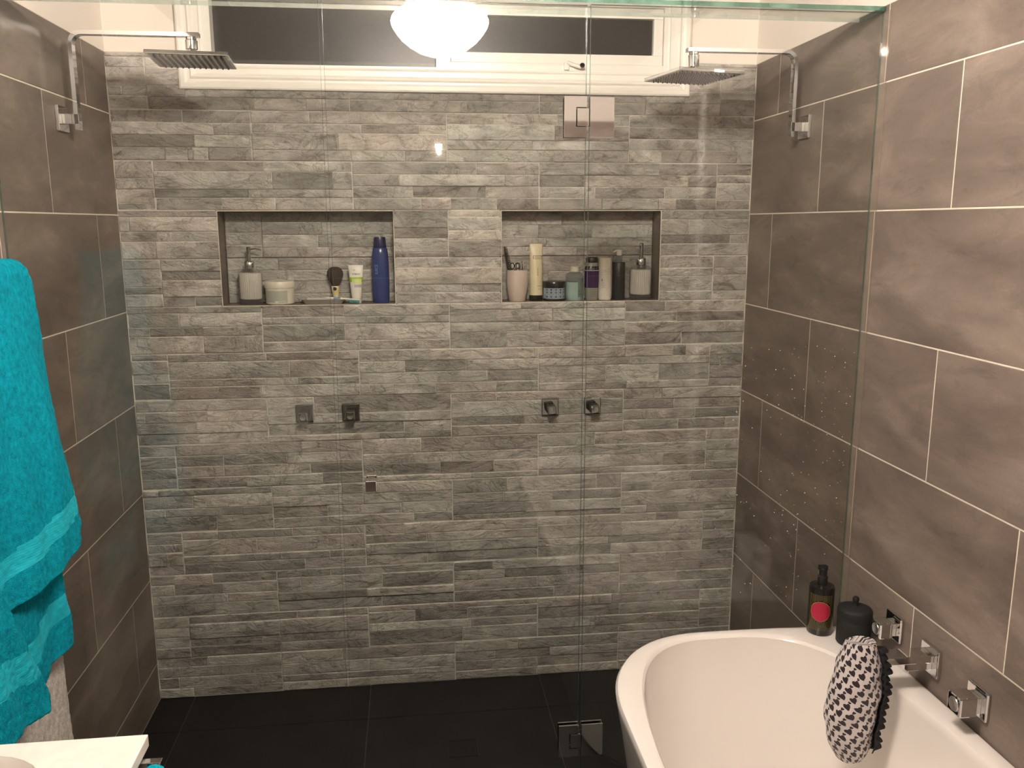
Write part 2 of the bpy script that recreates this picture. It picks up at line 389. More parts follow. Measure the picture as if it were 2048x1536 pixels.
HOLES = [(NICHES[0][0], NICHES[0][1], NZ0, NZ1), (NICHES[1][0], NICHES[1][1], NZ0, NZ1), (0.225, 1.787, 2.016, 2.6)]
def cut(rects, holes):
    for (hx0, hx1, hz0, hz1) in holes:
        out = []
        for (x0, x1, z0, z1) in rects:
            if x1 <= hx0+1e-6 or x0 >= hx1-1e-6 or z1 <= hz0+1e-6 or z0 >= hz1-1e-6: out.append((x0, x1, z0, z1)); continue
            if x0 < hx0: out.append((x0, hx0, z0, z1))
            if x1 > hx1: out.append((hx1, x1, z0, z1))
            a, b = max(x0, hx0), min(x1, hx1)
            if z0 < hz0: out.append((a, b, z0, hz0))
            if z1 > hz1: out.append((a, b, hz1, z1))
        rects = [r for r in out if r[1]-r[0] > 0.006 and r[3]-r[2] > 0.005]
    return rects

JA = [0.0, 0.113, 0.715, 1.311, 1.907, W]; JB = [0.0, 0.413, 1.0145, 1.606, W]
# each row: for every tile a list of courses, "fraction of tile height at the course's foot : tone[/split:tone...]"
ROWS = [
 ['.19:55 .555:55 .74:50/.36:43 1:55', '.23:58 .53:55 .76:52 1:38/.285:42/.52:58/.78:50', '.25:50 .5:55 .76:45/.43:42 1:50/.3:62/.61:45', '.25:52 .5:50 .75:48/.585:52 1:50/.58:53', '.22:55 .475:55 .67:57 1:35'],
 ['.25:43/.51:46 .49:64/.73:50 .74:35/.585:60 1:48/.37:62/.53:50/.57:64/.68:40', '.24:60/.295:61 .43:48/.117:57/.555:45/.86:60 .78:60/.436:65 1:58/.5:61/.78:50', '.22:62/.6:57 .55:66/.586:45 .75:60/.46:66 1:61/.58:50', '.25:54/.34:60/.75:48 .49:42/.55:50 .73:52/.6:60 1:61/.26:50/.88:55'],
 ['.35:50 .57:55 .86:60 1:50', '.21:42/.55:56 .575:54/.59:38/.9:50 .745:34/.465:57 1:47/.33:61/.6:50', '.255:52/.66:44 .5:42/.245:62/.81:50 .75:52/.315:40/.71:56 1:50/.36:65/.52:52/.68:63/.77:41', '.26:52/.67:40 .51:41/.25:60/.835:50 .76:54/.31:40/.705:52 1:48/.35:60/.67:55/.77:37', '.25:42 .42:50 .79:55 1:44'],
 ['.13:48 .43:50/.07:63 .64:46/.27:58 1:60/.25:56', '.37:48 .59:42 .89:58 1:34', '.14:62 .43:63 .64:66/.5:58 1:51', '.2:48 .55:46/.5:51 .74:38/.85:50 1:44/.59:60'],
 ['.2:50 .57:53 .73:39 1:51', '.25:54 .44:38 .79:58 1:53/.16:36', '.22:60 .58:62 .76:52/.57:48 1:52/.43:56', '.27:55 .45:59 .79:57 1:50', '.27:50 .43:58 .79:50 1:58'],
 ['.13:58/.11:48/.45:54 .43:50/.38:63 .63:52/.155:38/.55:59 1:63/.55:48', '.25:49/.43:58 .41:52/.3:62/.555:47 .78:42/.435:62 1:57/.51:48', '.14:64/.4:54 .42:50/.26:60/.58:69 .64:61/.5:54 1:50/.32:56/.69:60', '.24:38/.33:60 .47:60/.43:40 .73:55 1:41/.475:46'],
 ['.135:35 .43:51 .64:56 1:28', '.18:45/.51:31/.865:58 .56:53/.63:49 .73:42/.5:57/.67:44 1:35/.47:57', '.25:50/.39:58 .5:60/.25:38/.59:57 .76:51/.71:45 1:58/.42:50/.76:43', '.26:53/.5:60/.78:38/.86:50 .44:60/.2:42/.52:60 .825:53/.39:62/.7:48 1:60/.27:42/.51:57', '.25:50 .5:41 .8:50 1:44'],
 ['.25:48 .5:50/.07:50/.535:63 .75:50/.45:59 1:41/.46:50', '.39:52/.25:38 .6:57 .87:42/.74:53 1:57/.6:36', '.21:42/.26:50 .57:56/.52:42 .76:34/.42:54 1:45', '.25:45/.33:52 .49:32/.43:50/.64:44 .74:52/.61:30 1:46/.47:38/.88:50'],
 ['.25:50 .53:42 .77:37 1:42', '.25:41/.39:36/.67:48 .5:39/.25:36/.59:57 .75:56/.25:50/.715:25 1:33/.365:53/.78:36', '.35:52/.33:36 .58:52/.5:58 .87:36/.435:30/.745:51 1:53/.61:38', '.3:58/.33:48 .54:52/.6:56 .85:61/.425:48/.74:36 1:40/.52:60', '.26:50 .52:52 .83:56 1:46'],
 ['.15:63/.12:42 .45:41/.38:62 .645:58/.16:40/.76:46 1:40/.555:47', '.25:51/.38:42/.5:56 .5:53/.5:56 .76:42/.3:50/.71:58 1:53/.78:38', '.35:41/.32:54/.85:40 .59:46/.3:52/.59:36 .86:34/.43:52 1:46/.6:36', '.25:56/.6:41 .45:42/.25:51 .81:53 1:54/.22:39'],
 ['.27:40 .47:38 .78:54/.5:46 1:38', '.19:37/.19:33/.6:50 .57:50/.4:46 .75:42/.8:36 1:31/.66:48', '.25:48/.22:54 .47:37/.35:55 .73:42/.4:50 1:51/.35:38', '.2:50/.71:35/.85:57 .54:46/.5:52 .73:52/.42:36/.8:52 1:41/.44:53', '.25:54 .5:41 .73:45 1:33'],
 ['.23:52/.18:54/.49:40 .49:50/.18:31/.57:50 .71:53/.6:43 1:40/.5:48', '.19:34/.3:42 .55:53/.13:48/.59:31 .74:28/.5:44 1:42/.585:30', '.22:28/.23:53 .45:50/.3:26 .73:42/.5:47 1:28/.6:36', '.25:46/.4:38 .5:42 .75:50/.5:40 1:38'],
 ['.26:52 .5:53 .75:56 1:41', '.19:29/.6:36 .56:45/.5:40 .76:40/.4:31 1:27/.5:35', '.14:37/.5:43 .43:37/.27:25/.58:30 .64:54/.6:43 1:27/.55:43', '.25:42/.45:36 .54:30/.5:42 .8:46/.35:36 1:32/.5:43', '.25:50 .5:42 .75:46 1:38'],
 ['.23:44/.4:50 .5:45 .78:26/.16:43 1:52/.27:38', '.3:48/.35:36 .6:50/.5:47 .78:34/.75:48 1:50/.5:42', '.28:50/.38:36 .52:32/.24:26/.58:42 .78:34/.5:40 1:37/.5:45', '.25:45/.4:37 .5:36 .75:42/.5:36 1:45'],
]
def stone_mesh(x0, x1, z0, z1, yf, yb, tone, y_sign=1):
    """one cleft strip: chamfered arrises, slightly tilted and hollowed face"""
    g = 0.0006; c = 0.0020
    w, h = x1-x0-2*g, z1-z0-2*g; cx, cz = (x0+x1)/2, (z0+z1)/2
    X = [-w/2, -w/2+c, w/2-c, w/2]; Z = [-h/2, -h/2+c, h/2-c, h/2]
    n = max(1, min(6, int(w / 0.05)))
    vs = []; fs = []
    cols = [-w/2 + c + (w-2*c)*i/n for i in range(n+1)]
    tl = random.uniform(-0.0012, 0.0012); tv = random.uniform(-0.0010, 0.0010)
    jf = [random.uniform(-0.0007, 0.0007) for _ in range(2*(n+1))]
    def Y(i, top): return yf + tl*(cols[i]/max(w, 0.01)) + (tv if top else -tv) + jf[2*i+top]
    # front grid (bottom row, top row)
    for i in range(n+1): vs.append((cols[i], Y(i, 0), Z[1]+random.uniform(-.0003,.0003))); vs.append((cols[i], Y(i, 1), Z[2]+random.uniform(-.0003,.0003)))
    for i in range(n): fs.append((2*i, 2*i+2, 2*i+3, 2*i+1))
    b = len(vs)   # outer rim, set back by the chamfer
    ring_in = [2*i for i in range(n+1)] + [2*i+1 for i in range(n, -1, -1)]
    for idx in ring_in:
        x, y, z = vs[idx]
        ox = -w/2 if x <= cols[0]+1e-6 else (w/2 if x >= cols[-1]-1e-6 else x)
        oz = -h/2 if z < 0 else h/2
        vs.append((ox, y + c*0.9, oz))
    k = len(ring_in)
    for j in range(k):
        j2 = (j+1) % k; fs.append((ring_in[j], b+j, b+j2, ring_in[j2]))
    b2 = len(vs)
    for j in range(k): x, y, z = vs[b+j]; vs.append((x, yb, z))
    for j in range(k):
        j2 = (j+1) % k; fs.append((b+j, b2+j, b2+j2, b+j2))
    me = bpy.data.meshes.new('stone'); me.from_pydata([(v[0], v[1], v[2]) for v in vs], [], fs); me.materials.append(M['stone'])
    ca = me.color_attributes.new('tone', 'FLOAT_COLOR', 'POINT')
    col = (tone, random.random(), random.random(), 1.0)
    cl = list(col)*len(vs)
    if random.random() < 0.62:          # upper arris painted pale: light caught from above, and edge wear
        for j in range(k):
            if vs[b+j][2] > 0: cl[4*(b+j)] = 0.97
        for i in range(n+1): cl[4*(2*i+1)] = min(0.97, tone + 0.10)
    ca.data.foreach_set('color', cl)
    bm = bmesh.new(); bm.from_mesh(me); bmesh.ops.recalc_face_normals(bm, faces=bm.faces[:]); bm.to_mesh(me); bm.free()
    return me, (cx, 0.0, cz)
def parse(spec):
    out = []; lo = 0.0
    for tok in spec.split():
        a, b = tok.split(':', 1); parts = b.split('/')
        segs = [[0.0, float(parts[0])/100]]
        for p in parts[1:]:
            s, t = p.split(':'); segs.append([float(s), float(t)/100])
        ff = float(a); out.append((lo, ff, segs)); lo = ff
    return out
def add_stone_tile(x0, x1, z0, z1, spec, ybase=0.0, holes=HOLES, frac=None, boost=0.0, dep=1.0):
    """one porcelain tile (thin backing slab) with its proud stone strips; frac = visible part of the tile in x"""
    g = 0.0009
    slabs = cut([(x0+g, x1-g, z0+g, z1-g)], holes)
    if not slabs: return
    mb = MB()
    for s in slabs: mb.box(s[0], s[1], ybase+0.0015, ybase+0.0064, s[2], s[3], M['stone'])
    t = mb.build('stone_tile', wall_back, loc=((x0+x1)/2, ybase, (z0+z1)/2))
    t['kind'] = 'structure'
    ca = t.data.color_attributes.new('tone', 'FLOAT_COLOR', 'POINT'); ca.data.foreach_set('color', [0.42, 0.5, 0.5, 1]*len(t.data.vertices))
    hgt = z1 - z0 - 2*g
    for (a, b, segs) in parse(spec):
        zt, zb_ = z1 - g - a*hgt, z1 - g - b*hgt
        base = random.uniform(-0.0062, 0.0002)
        for i, (s0, tone) in enumerate(segs):
            s1 = segs[i+1][0] if i+1 < len(segs) else 1.0
            xa, xb = x0 + g + s0*(x1-x0-2*g), x0 + g + s1*(x1-x0-2*g)
            tone2 = max(0.06, min(0.95, 0.5 + (tone + boost - 0.5)*1.25))
            yf = ybase + (base + random.uniform(-0.0016, 0.0016) - (tone-0.5)*0.010) * dep
            yf = min(ybase-0.0012, max(ybase-0.0088, yf))
            for r in cut([(xa, xb, zb_, zt)], holes):
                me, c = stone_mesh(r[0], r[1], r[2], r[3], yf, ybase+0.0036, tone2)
                # meshes carry absolute y; only x and z are local
                o = bpy.data.objects.new('stone', me); COL.objects.link(o); o.parent = t
                o.location = Vector((c[0], 0, c[2])) - parent_origin(t)
for r, row in enumerate(ROWS):
    J = JA if r % 2 == 0 else JB
    z1 = 2.0975 - 0.15*r; z0 = max(0.0, z1 - 0.15)
    vals = [float(x.split('/')[0] if False else x) for sp in row for tok in sp.split() for x in [q.split(':')[-1] for q in tok.split('/')]]
    boost = 0.50 - (sum(vals)/len(vals))/100
    for k, spec in enumerate(row): add_stone_tile(J[k], J[k+1], z0, z1, spec, boost=boost*0.85)
for (a, b) in ((0.0, 0.225), (1.787, W)):           # cut strip along the top of the tiling
    add_stone_tile(a, b, 2.0975, TT, '1:58/.5:52', boost=0)
# niche backs
def niche_back(x0, x1, joints, specs):
    zz = [(NZ1, 1.4965), (1.4965, NZ0)]
    for (z1, z0), js, sp in zip(zz, joints, specs):
        js = [x0] + js + [x1]
        for i in range(len(js)-1): add_stone_tile(js[i], js[i+1], z0, z1, sp[i], ybase=ND, holes=[], dep=0.6)
niche_back(NICHES[0][0]+0.001, NICHES[0][1]-0.001, [[0.413], []],
    [['.45:46 .72:54 1:42', '.22:40/.5:46 .5:40/.45:57 .78:54/.42:42 1:44/.5:58'], ['.27:58/.3:50 .52:50/.35:60 .8:56/.25:48 1:52']])
niche_back(NICHES[1][0]+0.001, NICHES[1][1]-0.001, [[], [1.606]],
    [['.3:56/.4:52 .6:57/.25:46/.6:58 .8:47/.3:57 1:58/.5:50'], ['.35:55 .6:50/.4:57 1:54', '.5:50 1:55']])
# niche linings (plain porcelain) and the pale metal edge trims
for (nx0, nx1) in NICHES:
    e = 0.0025
    for nm, (a, b, c_, d) in (('niche_side', (nx0-0.006, nx0, NZ0-0.008, NZ1+0.006)), ('niche_side', (nx1, nx1+0.006, NZ0-0.008, NZ1+0.006)),
                              ('niche_shelf', (nx0, nx1, NZ0-0.008, NZ0)), ('niche_ceiling', (nx0, nx1, NZ1, NZ1+0.006))):
        o = MB().box(a, b, 0.0, ND+0.008, c_, d, M['tile']).build(nm, wall_back, loc=((a+b)/2, 0, c_)); o['kind'] = 'structure'
    mb = MB()
    for (a, b, c_, d) in ((nx0-e, nx0, NZ0-e, NZ1+e), (nx1, nx1+e, NZ0-e, NZ1+e), (nx0, nx1, NZ0-e, NZ0), (nx0, nx1, NZ1, NZ1+e)):
        mb.box(a, b, -0.005, 0.001, c_, d, M['grout'])
    o = mb.build('niche_edge_trim', wall_back, loc=((nx0+nx1)/2, 0, NZ0)); o['kind'] = 'structure'

# ---- side walls: 600 x 300 tiles with cream joints
TILE_MESH = {}
def wall_tile(parent, axis, fixed, sign, a0, a1, z0, z1):
    """axis 'x': tile lies in plane x=fixed facing +sign;  axis 'y': plane y=fixed"""
    w, h = round(a1-a0-0.0034, 4), round(z1-z0-0.0034, 4)
    if w < 0.01 or h < 0.01: return
    key = (axis, sign, w, h)
    if key not in TILE_MESH:
        me = bpy.data.meshes.new('wall_tile'); bm = bmesh.new(); c = 0.0009; d = 0.006
        pts = [(-w/2, -h/2), (w/2, -h/2), (w/2, h/2), (-w/2, h/2)]
        inn = [(-w/2+c, -h/2+c), (w/2-c, -h/2+c), (w/2-c, h/2-c), (-w/2+c, h/2-c)]
        def P3(p, dep): return (sign*(-dep), p[0], p[1]) if axis == 'x' else (p[0], sign*(-dep), p[1])
        A = [bm.verts.new(P3(p, 0)) for p in inn]; B = [bm.verts.new(P3(p, c)) for p in pts]; Cc = [bm.verts.new(P3(p, d)) for p in pts]
        bm.faces.new(A)
        for i in range(4):
            j = (i+1) % 4; bm.faces.new((A[i], B[i], B[j], A[j])); bm.faces.new((B[i], Cc[i], Cc[j], B[j]))
        bm.faces.new(list(reversed(Cc)))
        bmesh.ops.recalc_face_normals(bm, faces=bm.faces[:]); bm.to_mesh(me); bm.free(); me.materials.append(M['tile']); TILE_MESH[key] = me
    o = bpy.data.objects.new('wall_tile', TILE_MESH[key]); COL.objects.link(o); o.parent = parent
    p = Vector((fixed, (a0+a1)/2, (z0+z1)/2)) if axis == 'x' else Vector(((a0+a1)/2, fixed, (z0+z1)/2))
    o.location = p - parent_origin(parent); o['kind'] = 'structure'
def side_wall(name, x, sign, d, ytile_end):
    mb = MB(); back = 0.0009
    xa, xb = (x-0.15, x-back) if sign > 0 else (x+back, x+0.15)
    mb.box(xa, xb, ytile_end, 0.004, -0.02, TT, M['grout'])
    xa2, xb2 = (x-0.15, x-0.0004) if sign > 0 else (x+0.0004, x+0.15)
    mb.box(xa2, xb2, REAR-0.1, 0.004, TT, CEIL+0.02, M['plaster'])
    if ytile_end > REAR: mb.box(xa2, xb2, REAR-0.1, ytile_end-0.0001, -0.02, TT, M['plaster'])
    w = tag(mb.build(name), kind='structure')
    zs = [TT] + [1.9335 - 0.3*k for k in range(7)] + [0.0]
    for r in range(8):
        z1, z0 = zs[r], zs[r+1]
        y = -(d + (0.3 if r % 2 else 0.0)); edges = [-0.004, y]
        while edges[-1] > ytile_end: edges.append(max(ytile_end, edges[-1]-0.6))
        for i in range(len(edges)-1): wall_tile(w, 'x', x, sign, edges[i+1], edges[i], z0, z1)
    return w
wall_left = side_wall('wall_left', 0.0, 1, 0.187, REAR)
wall_right = side_wall('wall_right', W, -1, 0.186, REAR)
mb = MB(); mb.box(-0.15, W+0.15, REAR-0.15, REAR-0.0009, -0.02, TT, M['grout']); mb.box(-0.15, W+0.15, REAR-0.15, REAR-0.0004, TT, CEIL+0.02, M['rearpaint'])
wall_rear = tag(mb.build('wall_rear'), kind='structure')
zs = [TT] + [1.9335 - 0.3*k for k in range(7)] + [0.0]
for r in range(8):
    edges = [0.0]; first = 0.3 if r % 2 else 0.6
    edges.append(first)
    while edges[-1] < W: edges.append(min(W, edges[-1]+0.6))
    for i in range(len(edges)-1): wall_tile(wall_rear, 'y', REAR, 1, edges[i], edges[i+1], zs[r+1], zs[r])
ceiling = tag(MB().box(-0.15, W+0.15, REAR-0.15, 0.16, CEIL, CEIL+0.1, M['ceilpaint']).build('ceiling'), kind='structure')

# ---- floor
mb = MB().box(-0.15, W+0.15, REAR-0.15, 0.16, -0.15, -0.002, M['floor_grout'])
floor = tag(mb.build('floor'), kind='structure')
DR = (0.972, 1.061, -0.450, -0.361)
xe = [0.0, 0.116, 0.716, 1.316, 1.916, W]; ye = [0.0, -0.21, -0.81, -1.41, -2.01, -2.61, REAR]
for i in range(len(xe)-1):
    for j in range(len(ye)-1):
        rr = [(xe[i]+0.0015, xe[i+1]-0.0015, ye[j+1]+0.0015, ye[j]-0.0015)]
        rr = cut(rr, [(DR[0]-0.001, DR[1]+0.001, DR[2]-0.001, DR[3]+0.001)])
        mb = MB()
        for q in rr: mb.box(q[0], q[1], q[2], q[3], -0.0022, 0.0, M['floor'])
        o = mb.build('floor_tile', floor, loc=((xe[i]+xe[i+1])/2, (ye[j]+ye[j+1])/2, 0)); o['kind'] = 'structure'

# ---- window (awning sash on the right, fixed light on the left)
win = MB()
for b_ in ((WX0, WX1, WZ0, WZ0+0.010), (WX0, WX1, WZ1-0.02, WZ1), (WX0, WX0+0.024, WZ0+0.010, WZ1-0.02), (WX1-0.012, WX1, WZ0+0.010, WZ1-0.02), (0.985, 1.030, WZ0+0.010, WZ1-0.02)):
    win.box(b_[0], b_[1], -0.012, 0.10, b_[2], b_[3], M['trimwhite'])
win.box(1.030, WX1-0.012, -0.010, 0.05, WZ0+0.010, 2.100, M['trimwhite'], 0.001)    # sill block below the sash
window = tag(win.build('window_1', smooth=False), kind='structure')
def casing(parent):
    """moulded architrave swept round the opening (mitred)"""
    prof = [(0.0, 0.000), (0.0, -0.014), (0.006, -0.017), (0.010, -0.014), (0.026, -0.013), (0.033, -0.020), (0.038, -0.021), (0.044, -0.016), (0.050, -0.016), (0.058, -0.020), (0.070, -0.021), (0.075, -0.018), (0.075, 0.000)]
    x0, x1, z0, z1 = WX0, WX1, WZ0+0.004, WZ1
    mb = MB(); vs = []; fs = []
    cor = [(x0, z0, -1, -1), (x1, z0, 1, -1), (x1, z1, 1, 1), (x0, z1, -1, 1)]
    for (cx, cz, sx, sz) in cor:
        for (o_, y) in prof: vs.append((cx + sx*o_, y, cz + sz*(o_*0.92)))
    n = len(prof)
    for c in range(4):
        c2 = (c+1) % 4
        for i in range(n-1): fs.append((c*n+i, c*n+i+1, c2*n+i+1, c2*n+i))
    mb.add(vs, fs, M['trimwhite'])
    return mb.build('window_frame', parent, loc=(x0, 0, z0))
casing(window)['kind'] = 'structure'
o = MB().box(WX0+0.024, 0.985, 0.035, 0.041, WZ0+0.010, WZ1-0.02, M['frost']).build('pane', window, loc=(0.6, 0.04, 2.1))
# sash
sb = MB(); sx0, sx1, sz0, sz1 = 1.0315, 1.7085, 2.101, WZ1-0.0215
for b_ in ((sx0, sx1, sz0, sz0+0.030), (sx0, sx1, sz1-0.03, sz1), (sx0, sx0+0.03, sz0+0.030, sz1-0.03), (sx1-0.03, sx1, sz0+0.030, sz1-0.03)):
    sb.box(b_[0], b_[1], -0.004, 0.035, b_[2], b_[3], M['trimwhite'], 0.0015)
sash = sb.build('sash', window, loc=(sx0, 0, sz0))
MB().box(sx0+0.03, sx1-0.03, 0.015, 0.021, sz0+0.030, sz1-0.03, M['frost']).build('pane', sash, loc=(1.4, 0.02, 2.15))

# ---- vertical trims on the side walls (seen only in the glass's reflections) and exterior night is the world
tag(MB().box(W-0.012, W-0.0002, -2.035, -1.965, 0.60, TT, M['trimwhite'], 0.002).build('trim_1'), kind='structure')

# ================================================================ THINGS
# ---- shower screen: three panes and the horizontal brace pane on top
def pane_mb(x0, x1, y0, y1, z0, z1, faces='y', em='edge_pane'):
    """sheet of glass whose big faces are clear and whose narrow edges are polished green"""
    mb = MB(); vs = [(x, y, z) for x in (x0, x1) for y in (y0, y1) for z in (z0, z1)]
    F = {'x0': (0,1,3,2), 'x1': (4,6,7,5), 'y0': (0,4,5,1), 'y1': (2,3,7,6), 'z0': (0,2,6,4), 'z1': (1,5,7,3)}
    ii = [F['y0'], F['y1']] if faces == 'y' else [F['z0'], F['z1']]
    ee = [f for k, f in F.items() if f not in ii]
    mb.add(vs, ii + ee, M['glass']); k = mb.mi(M[em])
    for j in range(2, 6): mb.m[len(mb.m)-6+j] = k
    if em == 'edge': mb.m[len(mb.m)-6+2+[f for f in F if F[f] in ee].index('y1')] = mb.mi(M['edge_far'])  # far edge of the brace: inner reflected light painted as pale colour
    return mb
g0, g1 = -0.767, -0.757
def spots(parent, n, rx, rz, loc):
    mb = MB()
    for _ in range(n):
        x = rx[0] + (rx[1]-rx[0])*random.random(); z = rz[0] + (rz[1]-rz[0])*random.random()**0.8
        r = random.uniform(0.0006, 0.0016)
        mb.lathe([(r, 0), (r*0.7, 0.0005), (0, 0.0007)], M['water'], 6, M4=Matrix.Translation((x, g0-0.00005, z)) @ Matrix.Rotation(math.pi/2, 4, 'X'))
    o = mb.build('water_spots', parent, loc=loc); o['kind'] = 'stuff'; return o
scr = thing('fixed_glass_panel', (0.35, GY, 0.004), 'large fixed frameless glass pane nearest the towel, left of the shower door', 'glass panel')
pane_mb(0.0005, 0.7025, g0, g1, 0.004, 2.0955).build('pane', scr, loc=(0.35, GY, 0.004))
scd = thing('glass_door', (1.01, GY, 0.010), 'narrow frameless glass shower door in the middle with a square chrome knob', 'shower door')
pane_mb(0.7105, 1.3065, g0, g1, 0.010, 2.0935).build('pane', scd, loc=(1.01, GY, 0.010))
scf = thing('fixed_glass_panel', (1.668, GY, 0.004), 'fixed frameless glass pane above the bathtub, right of the door, flecked with water spots', 'glass panel')
pf = pane_mb(1.3150, 2.0240, g0, g1, 0.004, 2.0955).build('pane', scf, loc=(1.668, GY, 0.004))
spots(scf, 230, (1.60, 2.01), (0.62, 1.30), (1.8, GY, 0.9))
MB().box(2.0215, 2.0246, -0.7980, -0.7680, 0.60, 2.095, M['seal'], 0.0006).build('wall_seal', scf, loc=(2.021, -0.786, 0.6))
hd = pane_mb(0.0025, 2.0225, -0.772, -0.652, 2.0975, 2.1075, 'z', 'edge').build('glass_brace', loc=(1.01, -0.712, 2.0975))
tag(hd, 'long horizontal glass brace lying on top of the shower screen from wall to wall', 'glass brace')
# knob (both sides of the door)
kb = MB()
kb.box(0.7700, 0.7965, -0.800, -0.772, 0.9690, 0.9955, M['chrome'], 0.0012); kb.box(0.7745, 0.7920, -0.7725, -0.7672, 0.9735, 0.9910, M['chrome'])
kb.build('knob', scd, loc=(0.783, -0.80, 0.98))
kb = MB(); kb.box(0.7700, 0.7965, -0.752, -0.724, 0.9690, 0.9955, M['chrome'], 0.0012); kb.box(0.7745, 0.7920, -0.7570, -0.7515, 0.9735, 0.9910, M['chrome'])
kb.build('knob', scd, loc=(0.783, -0.72, 0.98))
def hinge(zc, label):
    t = bpy.data.objects.new('hinge', None); t.empty_display_size = 0.02; COL.objects.link(t); t.parent = scd
    t.location = Vector((1.3105, GY, zc-0.046)) - parent_origin(scd); t['label'] = label
    for (ya, yb) in ((-0.7725, -0.7672), (-0.7568, -0.7515)):
        a = MB()   # door-side plate with a rectangular bite for the pivot block
        a.box(1.2535, 1.2815, ya, yb, zc-0.046, zc+0.046, M['chrome']); a.box(1.2815, 1.3070, ya, yb, zc+0.022, zc+0.046, M['chrome']); a.box(1.2815, 1.3070, ya, yb, zc-0.046, zc-0.022, M['chrome'])
        a.build('hinge_plate', t, loc=(1.28, ya, zc))
        MB().box(1.3145, 1.3725, ya, yb, zc-0.046, zc+0.046, M['chrome'], 0.0008).build('hinge_plate', t, loc=(1.343, ya, zc))
        MB().box(1.2840, 1.3120, ya-0.001 if ya < GY else ya, yb if ya < GY else yb+0.001, zc-0.020, zc+0.020, M['chrome'], 0.0008).build('pivot_block', t, loc=(1.297, ya, zc))
    return t
hinge(1.848, 'upper square chrome hinge joining the glass door to the right pane, under the window'); hinge(0.243, 'lower square chrome hinge of the glass door, near the dark floor beside the bathtub')

# ---- window winder
t = thing('window_winder', (1.405, -0.010, 2.076), 'small white window winder with a black knob on the sill of the opening sash', 'window winder')
mb = MB(); mb.box(1.379, 1.437, -0.015, -0.0101, 2.0775, 2.0905, M['trimwhite'], 0.001); mb.box(1.386, 1.402, -0.026, -0.0145, 2.0795, 2.1035, M['trimwhite'], 0.002)
mb.build('winder_body', t, loc=(1.4, -0.012, 2.0775), smooth=True)
MB().tube([(1.396, -0.022, 2.102), (1.418, -0.030, 2.093), (1.438, -0.034, 2.086)], 0.006, M['trimwhite'], 10, [1.1, 1.0, 0.9]).build('crank_arm', t, loc=(1.41, -0.03, 2.09), smooth=True)
MB().lathe([(0.0055, 0), (0.0075, 0.002), (0.0075, 0.012), (0.005, 0.015)], M['black_plastic'], 14, M4=Matrix.Translation((1.440, -0.036, 2.092)) @ Matrix.Rotation(math.radians(100), 4, 'X')).build('knob', t, loc=(1.44, -0.04, 2.09), smooth=True)

# ---- ceiling light: the room's lamp
LX, LY, LZ = 1.0095, -1.80, 2.266
t = thing('ceiling_light', (LX, LY, CEIL), 'round white glass ceiling lamp, lit, seen as a bright dome in the glass', 'ceiling light')
MB().lathe([(0.115, -0.060), (0.120, -0.030), (0.120, -0.0005)], M['trimwhite'], 40, LX, LY, CEIL).build('lamp_base', t, loc=(LX, LY, CEIL-0.02), smooth=True)
M['lamp'] = lamp_material()
prof = [(r*0.86, z*0.86) for r, z in [(0.0, -0.118), (0.045, -0.113), (0.085, -0.100), (0.120, -0.080), (0.150, -0.056), (0.174, -0.028), (0.188, -0.006), (0.193, 0.012), (0.188, 0.030), (0.172, 0.046), (0.150, 0.056), (0.148, 0.060)]]
MB().lathe(prof, M['lamp'], 48, LX, LY, LZ, caps=True).build('lamp_shade', t, loc=(LX, LY, LZ), smooth=True)
# small lit wall lamp on the wall behind the photographer
t = thing('wall_light', (1.043, REAR, 1.93), 'small lit shield-shaped wall lamp behind the viewer, seen only as a spark in the glass', 'wall light')
M['lamp2'] = emissive('lit_small_lamp', (1.0, 0.95, 0.85), 14.0)
pts = [(-0.018, 0.026), (0.018, 0.026), (0.015, -0.004), (0.004, -0.028), (-0.004, -0.028), (-0.012, -0.008)]
mb = MB(); n = len(pts)
mb.add([(1.043+a, REAR+0.0003, 1.968+b) for a, b in pts] + [(1.043+a*0.9, REAR+0.022, 1.968+b*0.95) for a, b in pts], [tuple(range(n)), tuple(range(2*n-1, n-1, -1))] + [(i, (i+1) % n, n+(i+1) % n, n+i) for i in range(n)], M['lamp2'])
mb.build('lamp_shade', t, loc=(1.043, REAR, 1.968))

